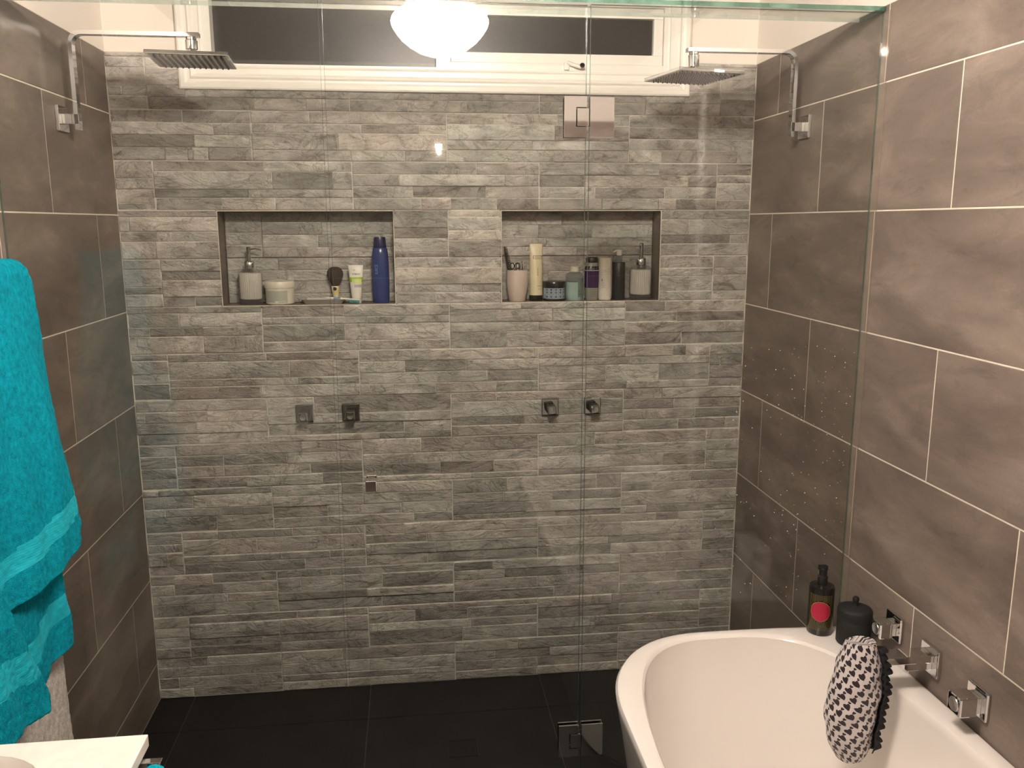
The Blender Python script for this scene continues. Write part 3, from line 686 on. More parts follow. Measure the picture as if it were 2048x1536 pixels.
# ---- rain shower sets (arm + square head)
def shower(side, name_label_arm, zc_plate, ztop, x_end, head_x, head_y, head_z, yc=-0.385):
    s = 1 if side == 'L' else -1; x0 = 0.0 if side == 'L' else W
    X = lambda d: x0 + s*d
    t = thing('rain_shower', (x0, yc, zc_plate), name_label_arm, 'shower')
    a, b = sorted((X(0.0004), X(0.009)))
    MB().box(a, b, yc-0.032, yc+0.032, zc_plate-0.032, zc_plate+0.032, M['chrome'], 0.0012).build('wall_plate', t, loc=(a, yc, zc_plate))
    a, b = sorted((X(0.0088), X(0.050)))
    MB().box(a, b, yc-0.012, yc+0.012, zc_plate-0.014, zc_plate+0.012, M['chrome'], 0.001).build('elbow', t, loc=(a, yc, zc_plate))
    xv = 0.044; R = 0.030; path = [(X(xv), yc, zc_plate-0.028), (X(xv), yc, zc_plate+0.05), (X(xv), yc, ztop-R)]
    for k in range(1, 9):
        an = math.pi/2*k/8; path.append((X(xv+R*(1-math.cos(an))), yc, ztop-R+R*math.sin(an)))
    path += [(X((xv+x_end)/2), yc, ztop), (X(x_end), yc, ztop)]
    MB().sweep(path, [(-0.005, -0.012), (0.005, -0.012), (0.005, 0.012), (-0.005, 0.012)], M['chrome'], up=Vector((0, 1, 0))).build('bent_bar', t, loc=(X(xv), yc, zc_plate))
    hx = head_x
    # neck
    MB().lathe([(0.013, ztop-0.006-head_z), (0.013, ztop-0.012-head_z), (0.0155, ztop-0.014-head_z), (0.0155, 0.030), (0.011, 0.028), (0.012, 0.021), (0.021, 0.017), (0.021, 0.010), (0.015, 0.008)], M['chrome'], 24, hx, yc, head_z).build('swivel_neck', t, loc=(hx, yc, head_z), smooth=True)
    h = thing('shower_head', (hx, head_y, head_z), None, None)
    return t, hx, head_y, head_z, h
def head(parent, hx, hy, hz, tilt, twist, half=0.1):
    """square head: chrome rim, dark face, grid of nozzles (one joined part)"""
    T4 = Matrix.Translation((hx, hy, hz)) @ Matrix.Rotation(twist, 4, 'Z') @ Matrix.Rotation(tilt[0], 4, 'X') @ Matrix.Rotation(tilt[1], 4, 'Y')
    mb = MB().box(-half, half, -half, half, 0, 0.009, M['chrome'], 0.0015); mb.v = [tuple(T4 @ Vector(v)) for v in mb.v]
    o = mb.build('head_plate', parent, loc=(hx, hy, hz))
    mb = MB().box(-half+0.008, half-0.008, -half+0.008, half-0.008, -0.0008, 0.0002, M['face']); mb.v = [tuple(T4 @ Vector(v)) for v in mb.v]
    mb.build('spray_face', o, loc=(hx, hy, hz))
    mb = MB(); n = 12
    for i in range(n):
        for j in range(n):
            x = -half+0.020 + (2*half-0.04)*i/(n-1); y = -half+0.020 + (2*half-0.04)*j/(n-1)
            mb.lathe([(0.0030, -0.0006), (0.0022, -0.0045), (0, -0.0048)], M['nozzle'], 6, x, y, 0, M4=T4)
    nz = mb.build('nozzles', o, loc=(hx, hy, hz)); nz['kind'] = 'stuff'
for side, lab, zp, zt, xe_, hx, hz, tilt, tw in (
    ('L', 'chrome overhead shower with square head on bent arm, fixed to the left wall', 1.874, 2.086, 0.362, 0.341, 2.0210, (0.0, 0.0), 0.085),
    ('R', 'chrome overhead shower with square head on bent arm, fixed to the right wall', 1.874, 2.076, W-1.666, 1.6860, 2.0020, (0.0, 0.0), 0.215)):
    t, a, b, c, h = shower(side, lab, zp, zt, xe_, hx, -0.385, hz)
    bpy.data.objects.remove(h, do_unlink=True)
    head(t, hx, -0.385, hz, tilt, tw)

# ---- square wall taps in the shower
def tap(px, pz, label, name='shower_tap', yb=-0.008, size=0.058, knob=0.030, wall='back', length=0.052, rot=0.0, group=None):
    """square escutcheon, neck and chunky square handle"""
    if wall == 'back':
        t = thing(name, (px, yb, pz), label, 'tap', group)
        f = lambda u, v, w: (px + u, yb - w, pz + v)
    else:
        t = thing(name, (W, px, pz), label, 'tap', group)
        f = lambda u, v, w: (W - w, px - u, pz + v)
    CH = M['chrome_dim_reflection'] if wall == 'back' else M['chrome']
    def bx(u, v, w0, w1, s, mat, nm, r=0.0, bev=0.0012):
        mb = MB().box(-s, s, -s, s, w0, w1, mat, bev); out = []
        for p in mb.v:
            a, b = p[0]*math.cos(r)-p[1]*math.sin(r), p[0]*math.sin(r)+p[1]*math.cos(r)
            out.append(f(u+a, v+b, p[2]))
        mb.v = out; return mb.build(nm, t, loc=f(u, v, w0))
    bx(0, 0, 0.0004 if wall != 'back' else 0.0, 0.009, size/2, CH, 'wall_plate', 0, 0.003)
    bx(0, -0.002, 0.0088, 0.019, knob*0.40, CH, 'neck')
    bx(0, -0.003, 0.0188, length, knob/2, CH, 'handle', rot, 0.0035)
    # dished end of the handle
    mb = MB().lathe([(knob*0.36, 0), (knob*0.34, 0.0016), (knob*0.2, 0.0008), (0, 0.0004)], M['brushed'], 20)
    mb.v = [f(v[0], -0.003+v[1], length-0.0002+v[2]) for v in mb.v]; mb.build('handle_cap', t, loc=f(0, 0, length), smooth=True)
    return t
G_T = 'square chrome taps on the stone wall'
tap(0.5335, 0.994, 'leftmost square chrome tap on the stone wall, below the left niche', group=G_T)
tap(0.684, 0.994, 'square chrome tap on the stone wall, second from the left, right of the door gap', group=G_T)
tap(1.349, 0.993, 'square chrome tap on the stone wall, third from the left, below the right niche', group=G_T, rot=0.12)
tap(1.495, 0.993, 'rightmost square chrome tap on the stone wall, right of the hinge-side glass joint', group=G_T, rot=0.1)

# ---- floor drain
t = thing('floor_drain', (1.0165, -0.4055, 0.0), 'small square black floor grate in the dark shower floor', 'drain')
mb = MB(); x0, x1, y0, y1 = DR
for q in ((x0, x1, y0, y0+0.006), (x0, x1, y1-0.006, y1), (x0, x0+0.006, y0+0.006, y1-0.006), (x1-0.006, x1, y0+0.006, y1-0.006)): mb.box(q[0], q[1], q[2], q[3], -0.0015, 0.0012, M['black_matt'])
mb.build('frame', t, loc=(1.0165, -0.4055, 0))
MB().box(x0+0.006, x1-0.006, y0+0.006, y1-0.006, -0.0019, -0.0012, M['black_matt']).build('tray', t, loc=(1.0165, -0.4055, 0))
for i in range(6):
    x = x0+0.0125 + i*0.0128
    MB().box(x-0.0028, x+0.0028, y0+0.006, y1-0.006, -0.0010, 0.0004, M['black_matt']).build('bar', t, loc=(x, -0.4055, 0))

# ---- bath tub
bath = thing('bathtub', (1.67, -1.6, 0.0), 'white back-to-wall bathtub with a rounded corner, standing against the right wall', 'bathtub')
def outer(z, n=96):
    """closed outline of the tub at height z (tapers in towards the floor)"""
    k = max(0.0, (0.560 - z)) / 0.560; ins = 0.075*k**0.9
    xl, xr, yb, yf = 1.3175 + ins, W-0.0006, -0.844 - ins*0.8, -2.42 + ins*0.8
    pts = []
    rx, ry = 0.285, 0.335; rc = 0.285
    for i in range(n//2):      # from wall along the back edge to the left side
        a = i/(n/2-1)
        pts.append(a)
    out = []
    m1 = 8
    for i in range(m1): out.append((xr + (xl+rx-xr)*i/m1, yb))
    m2 = 24
    for i in range(m2+1):
        a = math.pi/2*i/m2; e = 0.92
        out.append((xl+rx - rx*math.sin(a)**e, yb-ry + ry*math.cos(a)**e))
    m3 = 10
    for i in range(1, m3): out.append((xl, yb-ry + (yf+ry-(yb-ry))*i/m3))
    for i in range(m2+1):
        a = math.pi/2*i/m2
        out.append((xl+rx - rx*math.cos(a)**0.92, yf+ry - ry*math.sin(a)**0.92))
    for i in range(1, m1+1): out.append((xl+rx + (xr-xl-rx)*i/m1, yf))
    # down the wall side back to the start
    m4 = 12
    for i in range(1, m4): out.append((xr, yf + (yb-yf)*i/m4))
    return out
NP = len(outer(0.5))
def inner(z, grow=0.0):
    """inner well outline, same vertex count, matched by angle to the outer outline"""
    k = (0.578 - z)/0.45; k = max(0, min(1, k)); ins = 0.085*k**1.3 - grow
    cx, cy = 1.668, -1.625
    base = outer(0.578); out = []
    ax, ay = (1.980-1.353)/2, (2.365-0.872)/2
    cx2, cy2 = (1.980+1.353)/2, -(2.365+0.872)/2
    for (x, y) in base:
        dx, dy = (x-cx2)/ax, (y-cy2)/ay
        # superellipse, squarer on the free side than on the wall side
        p = 3.2 if dx < 0 else 2.75
        py = 3.2 if dx < 0 else 2.75
        r = (abs(dx)**p + abs(dy)**py)**(-1/p)
        out.append((cx2 + dx*r*(ax-ins), cy2 + dy*r*(ay-ins*1.2)))
    return out
mb = MB(); rings = []
def add_ring(pts, z): rings.append([(x, y, z) for x, y in pts])
for z in (0.0, 0.15, 0.35, 0.50, 0.556): add_ring(outer(z), z)
def lerp(a, b, k): return [(p[0]+(q[0]-p[0])*k, p[1]+(q[1]-p[1])*k) for p, q in zip(a, b)]
o0 = outer(0.56); i0 = inner(0.578)
add_ring(o0, 0.568); add_ring(lerp(o0, i0, 0.08), 0.5755); add_ring(lerp(o0, i0, 0.22), 0.578); add_ring(lerp(o0, i0, 0.75), 0.578)
add_ring(inner(0.578, 0.004), 0.5765); add_ring(inner(0.578, -0.001), 0.570); add_ring(inner(0.56), 0.555)
for z in (0.50, 0.42, 0.33, 0.25, 0.20, 0.165): add_ring(inner(z), z)
lastr = inner(0.16); cxm = 1.668; cym = -1.62
for k, z in ((0.12, 0.150), (0.4, 0.143), (0.8, 0.140)): add_ring([(x+(cxm-x)*k, y+(cym-y)*k) for x, y in lastr], z)
vs = [p for r in rings for p in r]; fs = []
for i in range(len(rings)-1):
    for j in range(NP):
        j2 = (j+1) % NP; fs.append((i*NP+j, i*NP+j2, (i+1)*NP+j2, (i+1)*NP+j))
fs.append(tuple((len(rings)-1)*NP + j for j in range(NP))); fs.append(tuple(reversed(range(NP))))
mb.add(vs, fs, M['ceramic']); mb.build('tub', bath, loc=(1.67, -1.6, 0), smooth=True)
MB().lathe([(0.026, 0), (0.026, 0.003), (0.018, 0.005), (0, 0.005)], M['chrome'], 24, 1.668, -1.62, 0.1398).build('plug', bath, loc=(1.668, -1.62, 0.14), smooth=True)

# ---- bath taps and spout on the right wall
tap(-1.0245, 0.656, 'square chrome bath tap nearest the glass, behind the black jar', name='bath_tap', wall='right', size=0.064, knob=0.040, length=0.052, group='square chrome bath taps')
tap(-1.3320, 0.646, 'square chrome bath tap at the far right of the photo, right of the spout', name='bath_tap', wall='right', size=0.064, knob=0.043, length=0.058, group='square chrome bath taps')
t = thing('bath_spout', (W, -1.170, 0.652), 'flat square chrome bath spout over the tub, holding up the printed cap', 'spout')
MB().box(W-0.010, W-0.0004, -1.203, -1.139, 0.618, 0.684, M['chrome'], 0.002).build('wall_plate', t, loc=(W-0.005, -1.17, 0.65))
MB().box(1.835, W-0.0098, -1.190, -1.150, 0.651, 0.669, M['chrome'], 0.0015).build('spout_bar', t, loc=(1.93, -1.17, 0.66))
MB().box(W-0.075, W-0.0098, -1.184, -1.156, 0.632, 0.6512, M['chrome'], 0.001).build('spout_block', t, loc=(1.98, -1.17, 0.64))

# ---- printed shower cap hanging from the spout by its elastic
cap = thing('bonnet', (1.850, -1.185, 0.42), 'white shower cap with black heart print and black ruffle, hanging from the bath spout', 'shower cap')
def cap_pt(u, v, off=0.0):
    """u 0..1 round the bag, v 0..1 from top to bottom"""
    z = 0.712 - 0.283*v
    w = 0.0665*(max(0.0, math.sin(math.pi*min(1, 0.075 + 0.895*v)))**0.36)*(0.95+0.08*v)
    cx = 1.8385 + 0.010*math.sin(v*2.6) + 0.006*math.sin(v*7) - 0.004
    if v < 0.25: cx += 0.012*(0.25-v)/0.25
    a = 2*math.pi*u
    fold = 1 + 0.030*math.sin(9*v*math.pi + 3.1*math.cos(a)) + 0.020*math.sin(5*a + 12*v) + 0.012*math.sin(13*a - 20*v)
    dx = (w+off)*math.cos(a)*fold; dy = (0.62*w+off)*math.sin(a)*fold
    if dx > 0: dx *= 0.76
    return (cx+dx, -1.185+dy, z)
nu, nv = 72, 80; vs = []; fs = []
for j in range(nv+1):
    for i in range(nu): vs.append(cap_pt(i/nu, j/nv))
for j in range(nv):
    for i in range(nu):
        i2 = (i+1) % nu; fs.append((j*nu+i, j*nu+i2, (j+1)*nu+i2, (j+1)*nu+i))
fs.append(tuple(range(nu))); fs.append(tuple(nv*nu+i for i in reversed(range(nu))))
mb = MB().add(vs, fs, M['heart']); co = mb.build('cap_cloth', cap, loc=(1.85, -1.185, 0.42), smooth=True)
uvl = co.data.uv_layers.new(name='UVMap')
for pl in co.data.polygons:
    us = [(co.data.vertices[v].index % nu)/nu for v in pl.vertices]; wrap = max(us)-min(us) > 0.5
    for li, vi in zip(pl.loop_indices, pl.vertices):
        u = (vi % nu)/nu; v = (vi//nu)/nv
        if wrap and u < 0.5: u += 1
        uvl.data[li].uv = (u*15, -v*15 + u*4)
# ruffle: frilled black band down the right-hand side
rn = 150; vs = []; fs = []
for i in range(rn+1):
    v = 0.03 + 0.86*i/rn; p = Vector(cap_pt(0.925, v)); ph = i/rn*2*math.pi*15
    outw = 0.0110 + 0.0055*math.sin(ph) + 0.003*math.sin(ph*0.37+1)
    for k, (q, w_) in enumerate(((-0.010, 0.0), (0.0, 0.5), (0.004, 1.0), (0.0, 0.6), (-0.010, 0.1))):
        vs.append((p.x + q*0.4 + outw*w_, p.y - 0.008 + (k-2)*0.0055 + 0.004*math.cos(ph)*w_, p.z + 0.0030*math.cos(ph*1.0+1)*w_))
for i in range(rn):
    for k in range(4): fs.append((i*5+k, i*5+k+1, (i+1)*5+k+1, (i+1)*5+k))
rf = MB().add(vs, fs, M['black_cloth']).build('ruffle', cap, loc=(1.9, -1.185, 0.55), smooth=True)
md = rf.modifiers.new('thick', 'SOLIDIFY'); md.thickness = 0.0022

# ---- black jar with knobbed lid and black pump bottle on the corner of the bath
t = thing('lidded_jar', (1.963, -0.946, 0.578), 'matt black round jar with a knobbed lid on the bath corner beside the wall', 'jar')
MB().lathe([(0.0385, 0.0), (0.0405, 0.003), (0.0405, 0.066), (0.039, 0.068)], M['black_matt'], 40, 1.963, -0.946, 0.578).build('jar_body', t, loc=(1.963, -0.946, 0.578), smooth=True)
l = MB().lathe([(0.0412, 0.066), (0.0418, 0.070), (0.0415, 0.086), (0.039, 0.0905), (0.030, 0.0945), (0.014, 0.097), (0.010, 0.0975)], M['black_matt'], 40, 1.963, -0.946, 0.578).build('lid', t, loc=(1.963, -0.946, 0.645), smooth=True)
MB().lathe([(0.0065, 0.0965), (0.005, 0.101), (0.0055, 0.106), (0.0078, 0.111), (0.0080, 0.116), (0.0055, 0.1205), (0, 0.122)], M['black_matt'], 20, 1.963, -0.946, 0.578).build('knob', l, loc=(1.963, -0.946, 0.68), smooth=True)
bx_, by_ = 1.907, -0.8815; Rb = 0.0312
t = thing('pump_bottle', (bx_, by_, 0.578), 'black glossy pump bottle with a red round label and gold dots on the bath corner', 'bottle')
MB().lathe([(0.029, 0.0), (Rb, 0.003), (Rb, 0.120), (0.0295, 0.126), (0.020, 0.1285), (0.012, 0.130)], M['black_plastic'], 48, bx_, by_, 0.578).build('bottle_body', t, loc=(bx_, by_, 0.578), smooth=True)
pm = MB().lathe([(0.0125, 0.129), (0.0125, 0.150), (0.010, 0.152), (0.010, 0.170), (0.0085, 0.172)], M['black_plastic'], 24, bx_, by_, 0.578)
pm.box(bx_-0.0125, bx_+0.010, by_-0.007, by_+0.007, 0.578+0.1665, 0.578+0.1785, M['black_plastic'], 0.002)
pm.build('pump', t, loc=(bx_, by_, 0.7), smooth=True)
def wrapped(parent, name, poly, mat, R, cx, cy, zc, rot=0.0, off=0.0003):
    """flat print following a cylinder: poly = list of (arc, height)"""
    sub = []
    for (a0, h0), (a1, h1) in zip(poly, poly[1:]+poly[:1]):
        m_ = max(1, int(abs(a1-a0)/0.003)); sub += [(a0+(a1-a0)*q/m_, h0+(h1-h0)*q/m_) for q in range(m_)]
    poly = sub
    n = len(poly); c = ((min(p[0] for p in poly)+max(p[0] for p in poly))/2, (min(p[1] for p in poly)+max(p[1] for p in poly))/2)
    vs = []; fs = []; rings_ = 8
    for k in range(rings_+1):
        s = k/rings_
        for (a, h) in poly:
            aa = c[0]+(a-c[0])*s; hh = c[1]+(h-c[1])*s; an = aa/R + rot
            vs.append((cx + (R+off)*math.sin(an), cy - (R+off)*math.cos(an), zc+hh))
    for k in range(rings_):
        for i in range(n):
            j = (i+1) % n; fs.append((k*n+i, k*n+j, (k+1)*n+j, (k+1)*n+i))
    return MB().add(vs, fs, mat).build(name, parent, loc=(cx, cy, zc))
facing = math.radians(-28)     # label turned a little to the left, towards the room's middle
circ = lambda r, s=1.0: [(r*math.cos(2*math.pi*i/40), r*s*math.sin(2*math.pi*i/40)) for i in range(40)]
wrapped(t, 'label_ring', circ(0.0262, 1.02), M['gold_print'], Rb, bx_, by_, 0.578+0.066, facing, 0.0003)
wrapped(t, 'round_label', circ(0.0245, 1.02), M['red_label'], Rb, bx_, by_, 0.578+0.066, facing, 0.0006)
mb = MB()
for r in range(30):
    h = 0.016 + r*0.0034
    for cidx in range(-10, 11):
        a = cidx*0.0030
        if (a/0.0275)**2 + ((h-0.066)/0.0285)**2 < 1.0: continue
        if h > 0.108: continue
        an0, an1 = (a-0.0006)/Rb+facing, (a+0.0006)/Rb+facing; q = Rb+0.0002
        mb.add([(bx_+q*math.sin(an0), by_-q*math.cos(an0), 0.578+h), (bx_+q*math.sin(an1), by_-q*math.cos(an1), 0.578+h), (bx_+q*math.sin(an1), by_-q*math.cos(an1), 0.578+h+0.0013), (bx_+q*math.sin(an0), by_-q*math.cos(an0), 0.578+h+0.0013)], [(0, 1, 2, 3)], M['gold_print'])
o = mb.build('gold_dots', t, loc=(bx_, by_, 0.6)); o['kind'] = 'stuff'

# ================================================================ things in the left niche
SH = NZ0
def dispenser(cx, cy, label, spout_dir, tall=0.0):
    """ribbed clear glass dispenser with pale liquid soap and a chrome pump"""
    t = thing('soap_dispenser', (cx, cy, SH), label, 'soap dispenser', 'ribbed glass soap dispensers in the niches')
    rib = lambda a, z: 1 + (0.022*math.cos(34*a) if 0.016 < z < 0.098 else 0)
    Rg = 0.0375
    MB().lathe([(Rg-0.001, 0.0005), (Rg, 0.003), (Rg, 0.0155), (Rg, 0.020), (Rg, 0.06), (Rg-0.0005, 0.095), (Rg-0.002, 0.101), (Rg-0.007, 0.109), (0.020, 0.1155), (0.015, 0.118)], M['jarglass'], 136, cx, cy, SH, rib=rib).build('glass_jar', t, loc=(cx, cy, SH), smooth=True)
    MB().lathe([(Rg-0.0065, 0.018), (Rg-0.0040, 0.021), (Rg-0.0040, 0.101), (0, 0.1012)], M['milk'], 136, cx, cy, SH, rib=lambda a, z: 1 + 0.022*math.cos(34*a)).build('liquid_soap', t, loc=(cx, cy, SH), smooth=True)
    MB().lathe([(0.0155, 0.1165), (0.0160, 0.118), (0.0160, 0.137), (0.0145, 0.139), (0.006, 0.1395)], M['chrome'], 32, cx, cy, SH).build('collar', t, loc=(cx, cy, SH+0.12), smooth=True)
    p = MB().lathe([(0.0062, 0.139), (0.0062, 0.170+tall), (0.0072, 0.1715+tall), (0.0072, 0.182+tall), (0.0055, 0.184+tall)], M['chrome'], 20, cx, cy, SH)
    zs_ = SH+0.177+tall; s = spout_dir
    p.tube([(cx+0.004*s[0], cy+0.004*s[1], zs_), (cx+0.022*s[0], cy+0.022*s[1], zs_+0.0018), (cx+0.040*s[0], cy+0.040*s[1], zs_-0.0035)], 0.0032, M['chrome'], 10, [1.1, 0.9, 0.6])
    p.build('pump', t, loc=(cx, cy, SH+0.15), smooth=True)
    return t
dispenser(0.3755, 0.043, 'ribbed glass soap dispenser in the left niche, chrome spout pointing right', (1.0, -0.15))
dispenser(1.668, 0.043, 'ribbed glass soap dispenser at the right end of the right niche', (-0.35, -0.94), 0.006)

# cream jar
cx, cy = 0.466, 0.046
t = thing('cream_jar', (cx, cy, SH), 'squat white cream jar with a grey-green label in the left niche', 'cream jar')
MB().lathe([(0.041, 0), (0.0445, 0.003), (0.0450, 0.010), (0.0450, 0.054)], M['cream_plastic'], 48, cx, cy, SH).build('jar_body', t, loc=(cx, cy, SH), smooth=True)
MB().lathe([(0.0475, 0.0535), (0.0480, 0.056), (0.0480, 0.072), (0.0465, 0.0745), (0.035, 0.0752), (0.034, 0.0742), (0, 0.0742)], M['cream_plastic'], 48, cx, cy, SH).build('lid', t, loc=(cx, cy, SH+0.054), smooth=True)
wrapped(t, 'label', [(-0.042, 0.008), (0.0, 0.008), (0.031, 0.008), (0.031, 0.045), (0.0, 0.045), (-0.042, 0.045)], M['label_grey'], 0.0450, cx, cy, SH, 0.0)
wrapped(t, 'label', [(-0.010, 0.0055), (0.026, 0.0055), (0.026, 0.0125), (-0.010, 0.0125)], M['white_plastic'], 0.0450, cx, cy, SH, 0.0, 0.0006)
lettering('I  BIOCORTS', 0.0066, M['ink'], t, (cx+0.0078, cy-0.0459, SH+0.009), 0.0458)
for k in range(8): wrapped(t, 'printed_line', [(-0.0555, 0.012+k*0.0043), (-0.047, 0.012+k*0.0043), (-0.047, 0.0135+k*0.0043), (-0.0555, 0.0135+k*0.0043)], M['ink'], 0.0450, cx, cy, SH)

# soap dish (shallow tin)
t = thing('soap_dish', (0.606, 0.040, SH), 'shallow rectangular metal soap dish in the middle of the left niche', 'soap dish')
def rrect(hw, hd, r, n=6):
    out = []
    for (sx, sy, a0) in ((1, 1, 0), (-1, 1, 90), (-1, -1, 180), (1, -1, 270)):
        for i in range(n+1):
            a = math.radians(a0 + 90*i/n); out.append((sx*(hw-r) + r*math.cos(a), sy*(hd-r) + r*math.sin(a)))
    return out
def ringmesh(layers, mat, cx, cy, cz, cap0=True, cap1=True):
    n = len(layers[0][0]); vs = []; fs = []
    for (pts, z) in layers: vs += [(cx+x, cy+y, cz+z) for x, y in pts]
    for i in range(len(layers)-1):
        for j in range(n):
            k = (j+1) % n; fs.append((i*n+j, i*n+k, (i+1)*n+k, (i+1)*n+j))
    if cap0: fs.append(tuple(reversed(range(n))))
    if cap1: fs.append(tuple((len(layers)-1)*n+j for j in range(n)))
    return MB().add(vs, fs, mat)
ringmesh([(rrect(0.058, 0.029, 0.008), 0), (rrect(0.067, 0.036, 0.010), 0.0140), (rrect(0.072, 0.040, 0.013), 0.0152), (rrect(0.072, 0.040, 0.013), 0.0166), (rrect(0.0645, 0.034, 0.009), 0.0160), (rrect(0.0565, 0.028, 0.007), 0.0022)], M['tin'], 0.606, 0.041, SH).build('dish_tray', t, loc=(0.606, 0.04, SH), smooth=True)
# shaving brush standing in the dish
cx, cy = 0.6445, 0.050; zb = SH+0.0024
t = thing('shaving_brush', (cx, cy, zb), 'shaving brush with dark bristles and a cream handle standing in the soap dish', 'shaving brush')
MB().lathe([(0.0125, 0), (0.0140, 0.002), (0.0115, 0.010), (0.0095, 0.020), (0.0105, 0.030), (0.0125, 0.042), (0.0125, 0.052), (0.011, 0.054)], M['horn'], 24, cx, cy, zb).build('handle', t, loc=(cx, cy, zb), smooth=True)
wrapped(t, 'label', circ(0.0058), M['ink'], 0.0124, cx, cy, zb+0.0450, -0.1, 0.0006)
def bristle_pts():
    mb = MB(); rnd = random.Random(3)
    mb.lathe([(0.0105, 0.0535), (0.0155, 0.062), (0.0225, 0.076), (0.0265, 0.089), (0.0255, 0.101), (0.019, 0.111), (0.009, 0.1155), (0, 0.116)], M['hair_dark'], 28, cx, cy, zb)
    for _ in range(420):
        a = rnd.uniform(0, 2*math.pi); e = rnd.uniform(0.0, 1.0); ex = 0.0285*math.sqrt(1-(e*0.95)**2)+0.0006
        p1 = Vector((cx+ex*math.cos(a), cy+ex*math.sin(a)*0.9, zb+0.088+e*0.031)); p0 = Vector((cx+0.011*math.cos(a), cy+0.010*math.sin(a), zb+0.058+0.02*e))
        d = Vector((-math.sin(a), math.cos(a), 0))*0.0006
        mb.add([tuple(p0-d), tuple(p0+d), tuple(p1)], [(0, 1, 2)], M['hair_dark'])
    return mb
o = bristle_pts().build('bristles', t, loc=(cx, cy, zb+0.04), smooth=True); o['kind'] = 'stuff'
# toothbrush lying across the rim of the dish
t = thing('toothbrush', (0.678, 0.020, SH+0.018), 'white and teal toothbrush lying across the dish and pointing right', 'toothbrush')
P0, P1 = Vector((0.618, 0.012, SH+0.0208)), Vector((0.722, 0.012, SH+0.0130))
MB().tube([P0, P0.lerp(P1, 0.35), P0.lerp(P1, 0.7), P1], 0.0037, M['white_plastic'], 10, [0.7, 1.1, 0.9, 0.8]).build('handle', t, loc=P0, smooth=True)
MB().tube([P0.lerp(P1, 0.22), P0.lerp(P1, 0.42)], 0.0046, M['blue_light'], 10, [0.9, 0.95]).build('grip', t, loc=P0, smooth=True)
mb = MB(); h0 = P0.lerp(P1, 0.72); h1 = P0.lerp(P1, 0.99)
for k in range(7):
    q = h0.lerp(h1, k/6); mb.box(q.x-0.0018, q.x+0.0018, q.y-0.0040, q.y+0.0040, q.z-0.0115, q.z-0.0015, M['teal_plastic'], 0.0006)
mb.build('brush_head', t, loc=h0, smooth=True)
# tube of cream standing on its cap
cx, cy = 0.7125, 0.040
t = thing('cream_tube', (cx, cy, SH), 'white tube with a bright green band standing on its cap in the left niche', 'tube')
def tube_body(parent, cx, cy, z0, z1, r0, w1, mat, name='tube_body', flip=False):
    lay = []; n = 14
    for i in range(n+1):
        s = i/n; hw = r0 + (w1-r0)*s**0.9; hd = r0*(1-s)**0.75 + 0.0012
        pts = [(hw*math.cos(2*math.pi*k/32), hd*math.sin(2*math.pi*k/32)) for k in range(32)]; lay.append((pts, z0+(z1-z0)*s))
    lay.append(([(w1*math.cos(2*math.pi*k/32), 0.0009*math.sin(2*math.pi*k/32)) for k in range(32)], z1+0.004))
    return ringmesh(lay, mat, cx, cy, 0).build(name, parent, loc=(cx, cy, z0), smooth=True)
MB().lathe([(0.0150, 0), (0.0155, 0.002), (0.0150, 0.0155), (0.013, 0.0165)], M['white_plastic'], 32, cx, cy, SH).build('cap', t, loc=(cx, cy, SH), smooth=True)
tube_body(t, cx, cy, SH+0.0160, SH+0.1200, 0.0160, 0.0245, M['white_plastic'])
def tube_front(z): 
    s = (z-(SH+0.016))/0.104; return cy - (0.016*(1-s)**0.75 + 0.0012), 0.016+(0.0245-0.016)*s**0.9
def band(parent, name, z0, z1, mat, x0f=-0.99, x1f=0.99, cx=cx, front=tube_front, off=0.0005):
    vs = []; fs = []; n = 14; m = 3
    for j in range(m+1):
        z = z0+(z1-z0)*j/m; yf, hw = front(z); hd = cy-yf
        for i in range(n+1):
            f = x0f+(x1f-x0f)*i/n; a = math.asin(max(-1, min(1, f))); vs.append((cx+(hw+off)*math.sin(a), cy-(hd+off)*math.cos(a), z))
    for j in range(m):
        for i in range(n): fs.append((j*(n+1)+i, j*(n+1)+i+1, (j+1)*(n+1)+i+1, (j+1)*(n+1)+i))
    return MB().add(vs, fs, mat).build(name, parent, loc=(cx, cy, z0))
band(t, 'green_band', SH+0.0690, SH+0.0850, M['green_print']); band(t, 'lime_patch', SH+0.0640, SH+0.0790, M['lime_print'], -0.35, 0.8, off=0.0009)
band(t, 'lilac_patch', SH+0.0520, SH+0.0610, M['lilac_print'], -0.25, 0.85)
lettering('BETERNC', 0.0078, M['ink'], t, (cx+0.001, tube_front(SH+0.094)[0]-0.0012, SH+0.0945), 0.03)
lettering('ego', 0.0045, M['ink'], t, (cx-0.005, tube_front(SH+0.108)[0]-0.0008, SH+0.1085), 0.04)
drop = [(0.0042*math.sin(a)*(1-0.5*math.cos(a))**1.0*0.8, -0.0062*math.cos(a)) for a in [2*math.pi*i/24 for i in range(24)]]
drop = [(-x if False else x*(1.0 - (y+0.0062)/0.0124*0.75), y) for x, y in drop]
wrapped(t, 'drop_mark', [(x-0.0095, y) for x, y in drop], M['white_plastic'], 0.0205, cx, cy+0.0095, SH+0.0745, 0, 0.0030)
